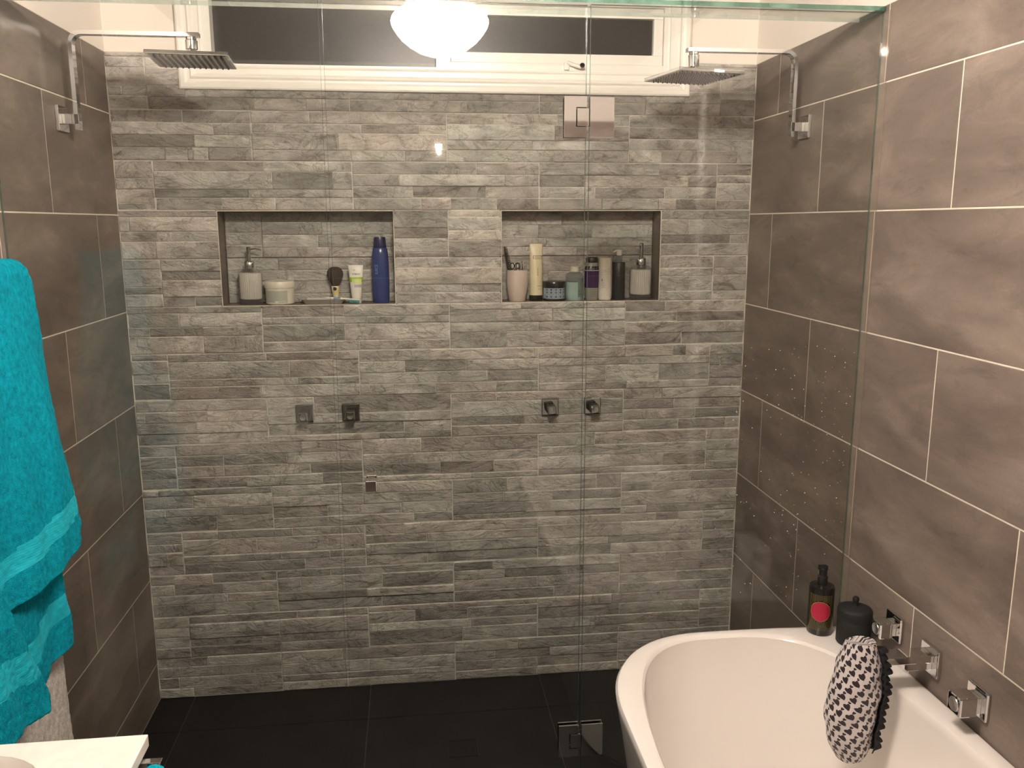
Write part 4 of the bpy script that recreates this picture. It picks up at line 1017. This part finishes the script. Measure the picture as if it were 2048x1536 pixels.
# tall blue bottle
cx, cy = 0.7925, 0.042
t = thing('shampoo_bottle', (cx, cy, SH), 'tall dark blue shampoo bottle at the right end of the left niche', 'bottle')
rr_ = lambda s, sy=0.72: [(s*math.cos(2*math.pi*k/36), s*sy*math.sin(2*math.pi*k/36)) for k in range(36)]
ringmesh([(rr_(0.0240), 0), (rr_(0.0262), 0.004), (rr_(0.0275), 0.030), (rr_(0.0282), 0.080), (rr_(0.0275), 0.130), (rr_(0.0258), 0.160), (rr_(0.0235), 0.176), (rr_(0.0205), 0.180)], M['blue_plastic'], cx, cy, SH).build('bottle_body', t, loc=(cx, cy, SH), smooth=True)
ringmesh([(rr_(0.0210, 0.8), 0.1795), (rr_(0.0212, 0.8), 0.182), (rr_(0.0188, 0.85), 0.210), (rr_(0.0178, 0.85), 0.2135), (rr_(0.012, 0.85), 0.2145)], M['blue_dark'], cx, cy, SH).build('cap', t, loc=(cx, cy, SH+0.18), smooth=True)
lettering('JUICE', 0.013, M['blue_light'], t, (cx-0.012, cy-0.0195, SH+0.110), 0.022, vertical=True)

# ================================================================ things in the right niche
# tumbler with comb, scissors
cx, cy = 1.2440, 0.046
t = thing('tumbler', (cx, cy, SH), 'pale pink ceramic tumbler at the left end of the right niche', 'tumbler')
MB().lathe([(0.0270, 0), (0.0285, 0.002), (0.0330, 0.030), (0.0375, 0.058), (0.0370, 0.082), (0.0345, 0.1035), (0.0330, 0.1035), (0.0335, 0.082), (0.034, 0.058), (0.0295, 0.030), (0.025, 0.006), (0, 0.005)], M['pink_ceramic'], 40, cx, cy, SH, caps=False).build('tumbler_body', t, loc=(cx, cy, SH), smooth=True)
# black spiky comb leaning into the niche corner
cmb = thing('styling_comb', (1.236, 0.046, SH+0.012), 'black styling comb leaning left out of the pink tumbler', 'comb')
c0, c1 = Vector((1.2290, 0.046, SH+0.0085)), Vector((1.2010, 0.052, SH+0.181))
MB().sweep([c0, c0.lerp(c1, 0.5), c1], [(-0.0042, -0.0016), (0.0042, -0.0016), (0.0042, 0.0016), (-0.0042, 0.0016)], M['black_plastic'], True, [1, 1, 0.6]).build('comb_spine', cmb, loc=c0)
mb = MB()
for k in range(20):
    q = c0.lerp(c1, 0.52+0.024*k); L_ = 0.017 - k*0.0004
    mb.tube([q, q+Vector((L_, -0.001, 0.003))], 0.0016, M['black_plastic'], 6, [1.3, 0.6])
mb.build('comb_teeth', cmb, loc=c0)
def scissors(x, y, ang, label, parent_z=SH+0.010, s=1.0):
    t = thing('scissors', (x, y, parent_z), label, 'scissors', 'small scissors in the pink tumbler')
    zt = 0.099
    for sd in (-1, 1):
        base = Vector((x + ang*0.0 , y, parent_z)); top = Vector((x+ang*0.105+sd*0.006*s, y+sd*0.002, SH+zt+0.008))
        MB().sweep([base+Vector((0, 0, 0.002)), base.lerp(top, 0.5), top], [(-0.0022, -0.0008), (0.0022, -0.0008), (0.0022, 0.0008), (-0.0022, 0.0008)], M['brushed'], True, [0.3, 1.0, 1.0]).build('blade', t, loc=base)
        c = top + Vector((sd*0.003, 0, 0.0095)); ring = [c + Vector((0.0068*math.cos(a), 0, 0.0098*math.sin(a))) for a in [2*math.pi*i/20 for i in range(21)]]
        MB().tube(ring, 0.0016, M['chrome'] if s > 1 else M['black_plastic'], 8).build('finger_loop', t, loc=c, smooth=True)
    return t
scissors(1.2490, 0.050, 0.10, 'silver scissors, loops up, on the right side of the pink tumbler', s=1.25)
scissors(1.2375, 0.040, -0.02, 'dark-handled scissors, loops up, in the middle of the pink tumbler', s=0.9)
tw = thing('tweezers', (1.2560, 0.036, SH+0.010), 'black tweezers sticking up at the right side of the tumbler', 'tweezers')
MB().sweep([(1.2525, 0.036, SH+0.010), (1.2610, 0.034, SH+0.100), (1.2590, 0.034, SH+0.134)], [(-0.003, -0.0012), (0.003, -0.0012), (0.003, 0.0012), (-0.003, 0.0012)], M['black_plastic'], True, [0.5, 1.2, 0.5]).build('tweezer_body', tw, loc=(1.256, 0.036, SH+0.01))
# yellow tube standing on a black cap
cx, cy = 1.3085, 0.048
t = thing('hand_cream_tube', (cx, cy, SH), 'tall pale yellow tube with a black cap in the right niche', 'tube')
MB().lathe([(0.0225, 0), (0.0235, 0.002), (0.0228, 0.018), (0.020, 0.0195)], M['black_plastic'], 36, cx, cy, SH).build('cap', t, loc=(cx, cy, SH), smooth=True)
def yfront(z): 
    s = (z-(SH+0.019))/0.166; return cy-(0.0222*(1-s)**0.75+0.0012), 0.0222+(0.0212-0.0222)*s**0.9
tube_body(t, cx, cy, SH+0.019, SH+0.185, 0.0222, 0.0212, M['yellow_tube'])
def strip(parent, name, cx, z0, z1, x0, x1, front, mat): 
    yf = front((z0+z1)/2)[0]; hw = front((z0+z1)/2)[1]
    vs = []; fs = []; n = 8
    for j, z in enumerate((z0, z1)):
        yy, hh = front(z); hd = cy-yy
        for i in range(n+1):
            x = x0+(x1-x0)*i/n; a = math.asin(max(-1, min(1, x/hh))); vs.append((cx+x, cy-(hd+0.0006)*math.cos(a), z))
    for i in range(n): fs.append((i, i+1, n+2+i, n+1+i))
    return MB().add(vs, fs, mat).build(name, parent, loc=(cx, cy, z0))
for (a, b, c_, d) in ((SH+0.149, SH+0.1503, -0.010, 0.018), (SH+0.1395, SH+0.1408, -0.010, 0.018), (SH+0.1395, SH+0.1503, -0.0112, -0.010), (SH+0.1395, SH+0.1503, 0.018, 0.0192)): strip(t, 'label_frame', cx, a, b, c_, d, yfront, M['brown_ink'])
lettering('LOCCOT', 0.0070, M['brown_ink'], t, (cx+0.004, yfront(SH+0.145)[0]-0.0006, SH+0.145), 0.06)
lettering('SHEA BUTTER', 0.0050, M['brown_ink'], t, (cx+0.0045, yfront(SH+0.100)[0]-0.0012, SH+0.095), 0.05, vertical=True)
lettering('KARITE', 0.0060, M['brown_ink'], t, (cx+0.009, yfront(SH+0.045)[0]-0.0002, SH+0.050), 0.024); lettering('hand', 0.0055, M['brown_ink'], t, (cx+0.009, yfront(SH+0.036)[0]-0.0002, SH+0.040), 0.024)
# patterned jar with black lid
cx, cy = 1.3695, 0.040
t = thing('hair_mask_jar', (cx, cy, SH), 'squat jar with a blue and white tile pattern and a black lid', 'jar')
MB().lathe([(0.0335, 0), (0.0355, 0.002), (0.0362, 0.006), (0.0362, 0.044), (0.034, 0.046)], M['label_pattern_base'], 44, cx, cy, SH).build('jar_body', t, loc=(cx, cy, SH), smooth=True)
MB().lathe([(0.0355, 0), (0.0366, 0.0005), (0.0368, 0.0075), (0.0362, 0.008)], M['black_plastic'], 44, cx, cy, SH).build('base_band', t, loc=(cx, cy, SH), smooth=True)
MB().lathe([(0.0375, 0.0440), (0.0388, 0.046), (0.0388, 0.060), (0.0370, 0.0645), (0.030, 0.066), (0, 0.0662)], M['black_plastic'], 44, cx, cy, SH).build('lid', t, loc=(cx, cy, SH+0.045), smooth=True)
mb = MB(); Rj = 0.03655
def cyl_quad(mb, R, cx, cy, a, z, w, h, mat, skew=0.0):
    pts = [(a-w/2, z-h/2), (a+w/2, z-h/2), (a+w/2, z+h/2), (a-w/2, z+h/2)]
    if skew: pts = [(a, z-h/2), (a+w/2, z), (a, z+h/2), (a-w/2, z)]
    mb.add([(cx+R*math.sin(p[0]/R), cy-R*math.cos(p[0]/R), p[1]) for p in pts], [(0, 1, 2, 3)], mat)
for i in range(-14, 15):
    for j in range(8):
        a = i*0.0032; z = SH+0.0105+j*0.0046
        if (i+j) % 2 == 0: cyl_quad(mb, Rj, cx, cy, a, z, 0.0034, 0.0042, M['navy'], 1)
        else: cyl_quad(mb, Rj, cx, cy, a, z, 0.0010, 0.0030, M['navy']); 
    if i % 5 == 0:
        for j in (1, 4, 6): cyl_quad(mb, Rj+0.0002, cx, cy, i*0.0032, SH+0.0105+j*0.0046, 0.0046, 0.0050, M['navy'])
o = mb.build('printed_pattern', t, loc=(cx, cy, SH)); o['kind'] = 'stuff'
# aqua bottle
cx, cy = 1.4400, 0.046
t = thing('lotion_bottle', (cx, cy, SH), 'translucent bottle of pale aqua lotion with a rounded shoulder, beside the patterned jar', 'bottle')
MB().lathe([(0.0275, 0), (0.0295, 0.003), (0.0305, 0.020), (0.0305, 0.0615), (0.0300, 0.062)], M['aqua'], 40, cx, cy, SH).build('filled_body', t, loc=(cx, cy, SH), smooth=True)
MB().lathe([(0.0303, 0.0620), (0.0305, 0.063), (0.0300, 0.080), (0.0270, 0.0885), (0.018, 0.0945), (0.0125, 0.096)], M['plastic_clear'], 40, cx, cy, SH).build('empty_shoulder', t, loc=(cx, cy, SH+0.062), smooth=True)
MB().lathe([(0.0138, 0.0955), (0.0145, 0.097), (0.0138, 0.1120), (0.012, 0.1135)], M['cream_plastic'], 28, cx, cy, SH).build('cap', t, loc=(cx, cy, SH+0.095), smooth=True)
wrapped(t, 'label', [(0.006, 0.012), (0.018, 0.012), (0.033, 0.012), (0.033, 0.075), (0.018, 0.075), (0.006, 0.075)], M['aqua_dark'], 0.0306, cx, cy, SH, 0, 0.0004)
lettering('K', 0.0065, M['ink'], t, (cx+0.0105, cy-0.0308, SH+0.030), 0.0312); lettering('KERAM', 0.0042, M['ink'], t, (cx+0.0125, cy-0.0308, SH+0.0215), 0.0312)
# purple bottle
cx, cy = 1.5005, 0.050
t = thing('conditioner_bottle', (cx, cy, SH), 'deep purple bottle with a grey lower label and black cap, behind the glass joint', 'bottle')
ringmesh([(rr_(0.0200, .8), 0), (rr_(0.0215, .8), 0.003), (rr_(0.0228, .8), 0.030), (rr_(0.0235, .8), 0.0415)], M['grey_label'], cx, cy, SH).build('lower_label', t, loc=(cx, cy, SH), smooth=True)
ringmesh([(rr_(0.0237, .8), 0.0412), (rr_(0.0252, .8), 0.070), (rr_(0.0258, .8), 0.098)], M['purple_plastic'], cx, cy, SH).build('bottle_body', t, loc=(cx, cy, SH+0.04), smooth=True)
ringmesh([(rr_(0.0257, .8), 0.0978), (rr_(0.0255, .8), 0.1010)], M['lilac_print'], cx, cy, SH).build('pale_line', t, loc=(cx, cy, SH+0.098), smooth=True)
ringmesh([(rr_(0.0252, .8), 0.1008), (rr_(0.0236, .8), 0.1110), (rr_(0.0225, .8), 0.1135)], M['black_plastic'], cx, cy, SH).build('name_band', t, loc=(cx, cy, SH+0.10), smooth=True)
ringmesh([(rr_(0.0222, .8), 0.1133), (rr_(0.0205, .8), 0.1240), (rr_(0.0190, .8), 0.1262)], M['grey_label'], cx, cy, SH).build('shoulder', t, loc=(cx, cy, SH+0.113), smooth=True)
ringmesh([(rr_(0.0200, .85), 0.1258), (rr_(0.0202, .85), 0.128), (rr_(0.0200, .85), 0.140), (rr_(0.0170, .85), 0.1445)], M['black_plastic'], cx, cy, SH).build('cap', t, loc=(cx, cy, SH+0.126), smooth=True)
lettering('CASE IV', 0.0085, M['grey_label'], t, (cx+0.001, cy-0.0204, SH+0.1058), 0.028)
for k in range(4): lettering('cond it ion', 0.0042, M['brown_ink'], t, (cx, cy-0.0190, SH+0.036-k*0.0075), 0.03)
# white bottle
cx, cy = 1.5445, 0.044
t = thing('lotion_bottle', (cx, cy, SH), 'plain white cylindrical bottle with faint print, between the purple and charcoal bottles', 'bottle')
MB().lathe([(0.0205, 0), (0.0222, 0.002), (0.0228, 0.012), (0.0226, 0.112)], M['white_plastic'], 36, cx, cy, SH).build('bottle_body', t, loc=(cx, cy, SH), smooth=True)
MB().lathe([(0.0224, 0.1118), (0.0224, 0.1128), (0.0229, 0.1132), (0.0227, 0.1410), (0.021, 0.1425), (0.0, 0.1427)], M['cream_plastic'], 36, cx, cy, SH).build('cap', t, loc=(cx, cy, SH+0.112), smooth=True)
lettering('B', 0.010, M['ink'], t, (cx-0.0150, cy-0.0230, SH+0.068), 0.0232)
for k, wd_ in enumerate(('bottle', 'lotion soft', 'corps body')): lettering(wd_, 0.0042, M['brown_ink'], t, (cx-0.0105, cy-0.0230, SH+0.058-k*0.0065), 0.0232)
rnd = random.Random(11); mb = MB()
for _ in range(60):
    cyl_quad(mb, 0.0229, cx, cy, rnd.uniform(-0.020, 0.024), SH+rnd.choice([rnd.uniform(0.085, 0.105), rnd.uniform(0.012, 0.035)]), rnd.uniform(0.0015, 0.004), rnd.uniform(0.001, 0.003), M['cream_plastic'] if rnd.random() < .4 else M['grey_label'], 1)
o = mb.build('faint_print', t, loc=(cx, cy, SH)); o['kind'] = 'stuff'
# charcoal pump bottle
cx, cy = 1.5930, 0.048
t = thing('pump_bottle', (cx, cy, SH), 'charcoal cylindrical bottle with a white pump top in the right niche', 'bottle')
MB().lathe([(0.0195, 0), (0.0210, 0.002), (0.0212, 0.124), (0.0200, 0.1265), (0.012, 0.127)], M['charcoal'], 36, cx, cy, SH).build('bottle_body', t, loc=(cx, cy, SH), smooth=True)
MB().lathe([(0.0105, 0.1265), (0.0108, 0.147), (0.0095, 0.1485)], M['plastic_clear'], 28, cx, cy, SH).build('collar', t, loc=(cx, cy, SH+0.127), smooth=True)
p = MB().lathe([(0.0085, 0.1480), (0.0095, 0.152), (0.0095, 0.163), (0.0080, 0.1675), (0, 0.168)], M['white_plastic'], 24, cx, cy, SH)
p.tube([(cx, cy, SH+0.1640), (cx-0.012, cy-0.003, SH+0.1645), (cx-0.021, cy-0.005, SH+0.1590)], 0.0035, M['white_plastic'], 10, [1.2, 1.0, 0.6])
p.build('pump', t, loc=(cx, cy, SH+0.15), smooth=True)

# ================================================================ towels, rail, vanity
def cloth(parent, name, fn, nu, nv, mat, band_=None, matband=None, thick=0.009, seed=1):
    vs = []; fs = []; mb = MB(); rnd = random.Random(seed)
    for j in range(nv+1):
        for i in range(nu+1): vs.append(fn(i/nu, j/nv))
    mb.v = vs; k0 = mb.mi(mat)
    if matband: k1 = mb.mi(matband)
    for j in range(nv):
        for i in range(nu):
            mb.f.append([j*(nu+1)+i, j*(nu+1)+i+1, (j+1)*(nu+1)+i+1, (j+1)*(nu+1)+i])
            zc = band_((i+0.5)/nu, (j+0.5)/nv) if band_ else False
            mb.m.append(k1 if zc else k0)
    me = bpy.data.meshes.new(name); po = parent_origin(parent)
    me.from_pydata([tuple(Vector(v)-po) for v in mb.v], [], mb.f)
    for m_ in mb.mats: me.materials.append(m_)
    me.polygons.foreach_set('material_index', mb.m); me.polygons.foreach_set('use_smooth', [True]*len(me.polygons))
    o = bpy.data.objects.new(name, me); COL.objects.link(o); o.parent = parent
    s = o.modifiers.new('thickness', 'SOLIDIFY'); s.thickness = thick; s.offset = 0
    b = o.modifiers.new('soft', 'SUBSURF'); b.levels = 1; b.render_levels = 1
    tx = bpy.data.textures.new('pile', 'CLOUDS'); tx.noise_scale = 0.010; tx.noise_depth = 1
    d = o.modifiers.new('pile', 'DISPLACE'); d.texture = tx; d.strength = 0.0035; d.mid_level = 0.5; d.texture_coords = 'LOCAL'
    return o
rail = thing('towel_rail', (0.0, -1.20, 1.50), 'square chrome towel rail on the left wall, hidden under the teal towel', 'towel rail')
MB().box(0.066, 0.082, -1.50, -0.885, 1.497, 1.513, M['chrome'], 0.001).build('rail_bar', rail, loc=(0.074, -1.2, 1.505))
for y in (-0.905, -1.485):
    MB().box(0.0004, 0.067, y-0.012, y+0.012, 1.493, 1.517, M['chrome'], 0.001).build('bracket', rail, loc=(0.03, y, 1.505))
    MB().box(0.0004, 0.009, y-0.024, y+0.024, 1.481, 1.529, M['chrome'], 0.001).build('wall_plate', rail, loc=(0.005, y, 1.505))
def interp(tab, z):
    """tab: (z, y) pairs from top to bottom"""
    if z >= tab[0][0]: return tab[0][1]
    for (z0, y0), (z1, y1) in zip(tab, tab[1:]):
        if z >= z1:
            s = (z0-z)/(z0-z1); s = s*s*(3-2*s)*0.5 + s*0.5; return y0+(y1-y0)*s
    return tab[-1][1]
def wav(u, v, k=1.0, ph=0.0): return k*(0.010*math.sin(u*9+ph+v*1.5) + 0.006*math.sin(u*19+ph*2-v*3) + 0.003*math.sin(u*37+v*9+ph))
EA = [(1.520, -0.925), (1.49, -0.898), (1.36, -0.873), (1.17, -0.832), (0.975, -0.795), (0.950, -0.786), (0.93, -0.80)]
def fnA(u, v):
    """upper layer: comes over the rail from the wall side, falls to its hem"""
    if v < 0.10:
        a = math.pi*(1-v/0.10); x = 0.074 + 0.022*math.cos(a)*1.0; z = 1.507 + 0.024*math.sin(a); zz = z
        x = 0.074 + 0.026*math.cos(a); z = 1.505 + 0.028*math.sin(a)
        yr = -0.925 + 0.02*(1-math.sin(a)); return (x, -1.36 + (yr+1.36)*u, z)
    s = (v-0.10)/0.90
    hem = 0.935 - 0.095*(1-u)**0.7
    z = 1.505 + (hem-1.505)*s; yr = interp(EA, z)
    x = 0.100 + wav(u, s, min(1, s*1.6), 0.6) + 0.012*s + 0.030*s*math.exp(-((u-0.72)/0.22)**2)*1.0
    if u > 0.9: x -= (u-0.9)*0.12*min(1, s*3)
    y = -1.36 + (yr+1.36)*u
    return (x, y, z)
tw_t = thing('teal_towel', (0.08, -1.10, 0.6), 'bright teal terry towel with smooth woven bands hanging on the left wall', 'towel')
cloth(tw_t, 'upper_fold', fnA, 70, 110, M['teal'], lambda u, v: 0.815 < v - 0.045*(1-u) < 0.885, M['tealband'], 0.010, 1)
EB = [(1.2, -0.90), (0.93, -0.880), (0.77, -0.882), (0.72, -0.866), (0.66, -0.872), (0.635, -0.90), (0.60, -0.96)]
def fnB(u, v):
    hem = 0.655 - 0.05*(1-u); z = 1.25 + (hem-1.25)*v; yr = interp(EB, z)
    x = 0.078 + wav(u, v, 0.8, 2.1) + 0.015*v
    return (x, -1.36 + (yr+1.36)*u, z)
cloth(tw_t, 'lower_fold', fnB, 60, 90, M['teal'], lambda u, v: 0.800 < v + 0.02*u < 0.885, M['tealband'], 0.010, 2)
EC = [(1.0, -1.25), (0.90, -1.205), (0.80, -1.155), (0.72, -1.118), (0.69, -1.107), (0.665, -1.110), (0.64, -1.135)]
def fnC(u, v):
    hem = 0.648 + 0.055*(1-u) + 0.05*max(0, (u-0.88)/0.12)**2
    z = 1.15 + (hem-1.15)*v; yr = interp(EC, z)
    x = 0.140 + wav(u, v, 0.6, 4.0) + 0.012*v - (0.035*(u-0.85)/0.15 if u > 0.85 else 0)
    return (x, -1.45 + (yr+1.45)*u, z)
cloth(tw_t, 'front_fold', fnC, 60, 90, M['teal'], lambda u, v: 0.70 < v + 0.08*(1-u) < 0.84, M['tealband'], 0.012, 3)
wt = thing('white_towel', (0.06, -1.10, 0.35), 'white towel hanging behind and below the teal towel on the left wall', 'towel')
def fnD(u, v):
    z = 1.10 + (0.33-1.10)*v; yr = -0.862 + 0.035*v
    x = 0.050 + wav(u, v, 0.7, 5.2)
    return (x, -1.40 + (yr+1.40)*u, z)
cloth(wt, 'towel_cloth', fnD, 50, 60, M['whitetowel'], None, None, 0.007, 4)

# ---- vanity with basin
van = thing('vanity_unit', (0.0, -2.2, 0.0), 'white vanity unit with an inset basin, its corner showing at the bottom left', 'vanity')
VT = 0.85
def slab_with_hole():
    """counter top with a rounded basin cut-out"""
    n = 44; cx, cy = 0.205, -1.86
    hole = [(cx+0.185*(abs(math.cos(a))**0.62)*math.copysign(1, math.cos(a)), cy+0.262*(abs(math.sin(a))**0.62)*math.copysign(1, math.sin(a))) for a in [2*math.pi*(i+0.5)/n for i in range(n)]]
    X0, X1, Y0, Y1 = 0.0006, 0.4815, -2.72, -1.5735
    out = []
    for (x, y) in hole:
        dx, dy = x-cx, y-cy; tt = min((X1-cx)/dx if dx > 0 else (X0-cx)/dx, (Y1-cy)/dy if dy > 0 else (Y0-cy)/dy); out.append((cx+dx*tt, cy+dy*tt))
    # force exact corners
    for c in ((X0, Y0), (X1, Y0), (X1, Y1), (X0, Y1)):
        k = min(range(n), key=lambda i: (out[i][0]-c[0])**2+(out[i][1]-c[1])**2); out[k] = c
    layers = [(hole, VT-0.020), (out, VT-0.020), (out, VT), (hole, VT)]
    mb = MB(); vs = [(x, y, z) for pts, z in layers for x, y in pts]; fs = []
    for i in range(4):
        for j in range(n):
            j2 = (j+1) % n; i2 = (i+1) % 4; fs.append((i*n+j, i*n+j2, i2*n+j2, i2*n+j))
    mb.add(vs, fs, M['vanity_white']); o = mb.build('counter_top', van, loc=(0.24, -2.2, VT))
    bv = o.modifiers.new('b', 'BEVEL'); bv.width = 0.002; bv.segments = 2; bv.limit_method = 'ANGLE'; bv.angle_limit = math.radians(50)
    lay = []
    for k, (s, z) in enumerate(((1.0, VT-0.001), (0.985, VT-0.008), (0.95, VT-0.05), (0.88, VT-0.10), (0.70, VT-0.122), (0.3, VT-0.128))):
        lay.append(([((x-cx)*s, (y-cy)*s) for x, y in hole], z))
    b = ringmesh(lay, M['ceramic'], cx, cy, 0, cap0=False).build('basin', van, loc=(cx, cy, VT-0.1), smooth=True)
    MB().lathe([(0.022, 0), (0.022, 0.003), (0, 0.004)], M['chrome'], 24, cx, cy, VT-0.128).build('waste', b, loc=(cx, cy, VT-0.128), smooth=True)
slab_with_hole()
MB().box(0.0006, 0.440, -2.70, -1.610, 0.30, VT-0.132, M['vanity_white'], 0.002).build('cabinet', van, loc=(0.22, -2.2, 0.6))
MB().box(0.0006, 0.440, -2.70, -1.610, VT-0.131, VT-0.0202, M['vanity_white']).build('cabinet_rail', van, loc=(0.22, -2.2, VT-0.08)) if False else None
mb = MB(); mb.box(0.425, 0.440, -2.70, -1.610, VT-0.1318, VT-0.0202, M['vanity_white']); mb.box(0.0006, 0.425, -1.625, -1.610, VT-0.1318, VT-0.0202, M['vanity_white']); mb.build('apron', van, loc=(0.43, -2.2, VT-0.08))
for k in range(2):
    d = MB().box(0.4402, 0.458, -2.69+k*0.54, -2.165+k*0.54, 0.31, VT-0.16, M['vanity_white'], 0.002).build('drawer', van, loc=(0.45, -2.4+k*0.54, 0.55))
    MB().box(0.458, 0.468, -2.50+k*0.54, -2.35+k*0.54, 0.66, 0.672, M['chrome'], 0.001).build('handle', d, loc=(0.46, -2.43+k*0.54, 0.66))
# chrome towel bar on the vanity front with a teal and a white hand towel
HX, HY, HZ = 0.478, -1.640, 0.800
hr = thing('towel_bar', (0.4405, HY, HZ), 'small chrome towel bar on the vanity front, at the bottom left of the photo', 'towel bar')
MB().box(0.4402, 0.508, -1.612, -1.600, 0.8185, 0.8265, M['chrome'], 0.0008).build('bracket', hr, loc=(0.46, -1.628, 0.796))
MB().box(0.496, 0.508, -2.10, -1.6122, 0.8185, 0.8265, M['chrome'], 0.0008).build('bar', hr, loc=(0.5, -1.8, 0.796))
MB().box(0.4402, 0.508, -2.112, -2.1002, 0.8185, 0.8265, M['chrome'], 0.0008).build('bracket', hr, loc=(0.46, -2.1, 0.796))
for nm, lab, mt, off in (('hand_towel', 'teal hand towel over the chrome bar below the counter, bottom left', 'teal', 0.0), ('hand_towel', 'white hand towel over the chrome bar in front of the teal one', 'whitetowel', 1.0)):
    th = thing(nm, (0.50, -1.75, 0.40), lab, 'towel')
    def fnH(u, v, off=off):
        a = v*2-1; w_ = 0.012+0.007*off
        if abs(a) < 0.12: an = a/0.12*math.pi/2; x = 0.502 + w_*math.sin(an); z = 0.8265 - 0.006 + (w_*0.6)*math.cos(an)
        else: x = 0.502 + math.copysign(w_+0.004*math.sin(u*12), a); z = 0.8205 - (abs(a)-0.12)*0.42
        return (x, -1.620-0.045*off - (0.038+0.20*off)*u, z)
    cloth(th, 'towel_cloth', fnH, 24, 60, M[mt], None, None, 0.005, 6)
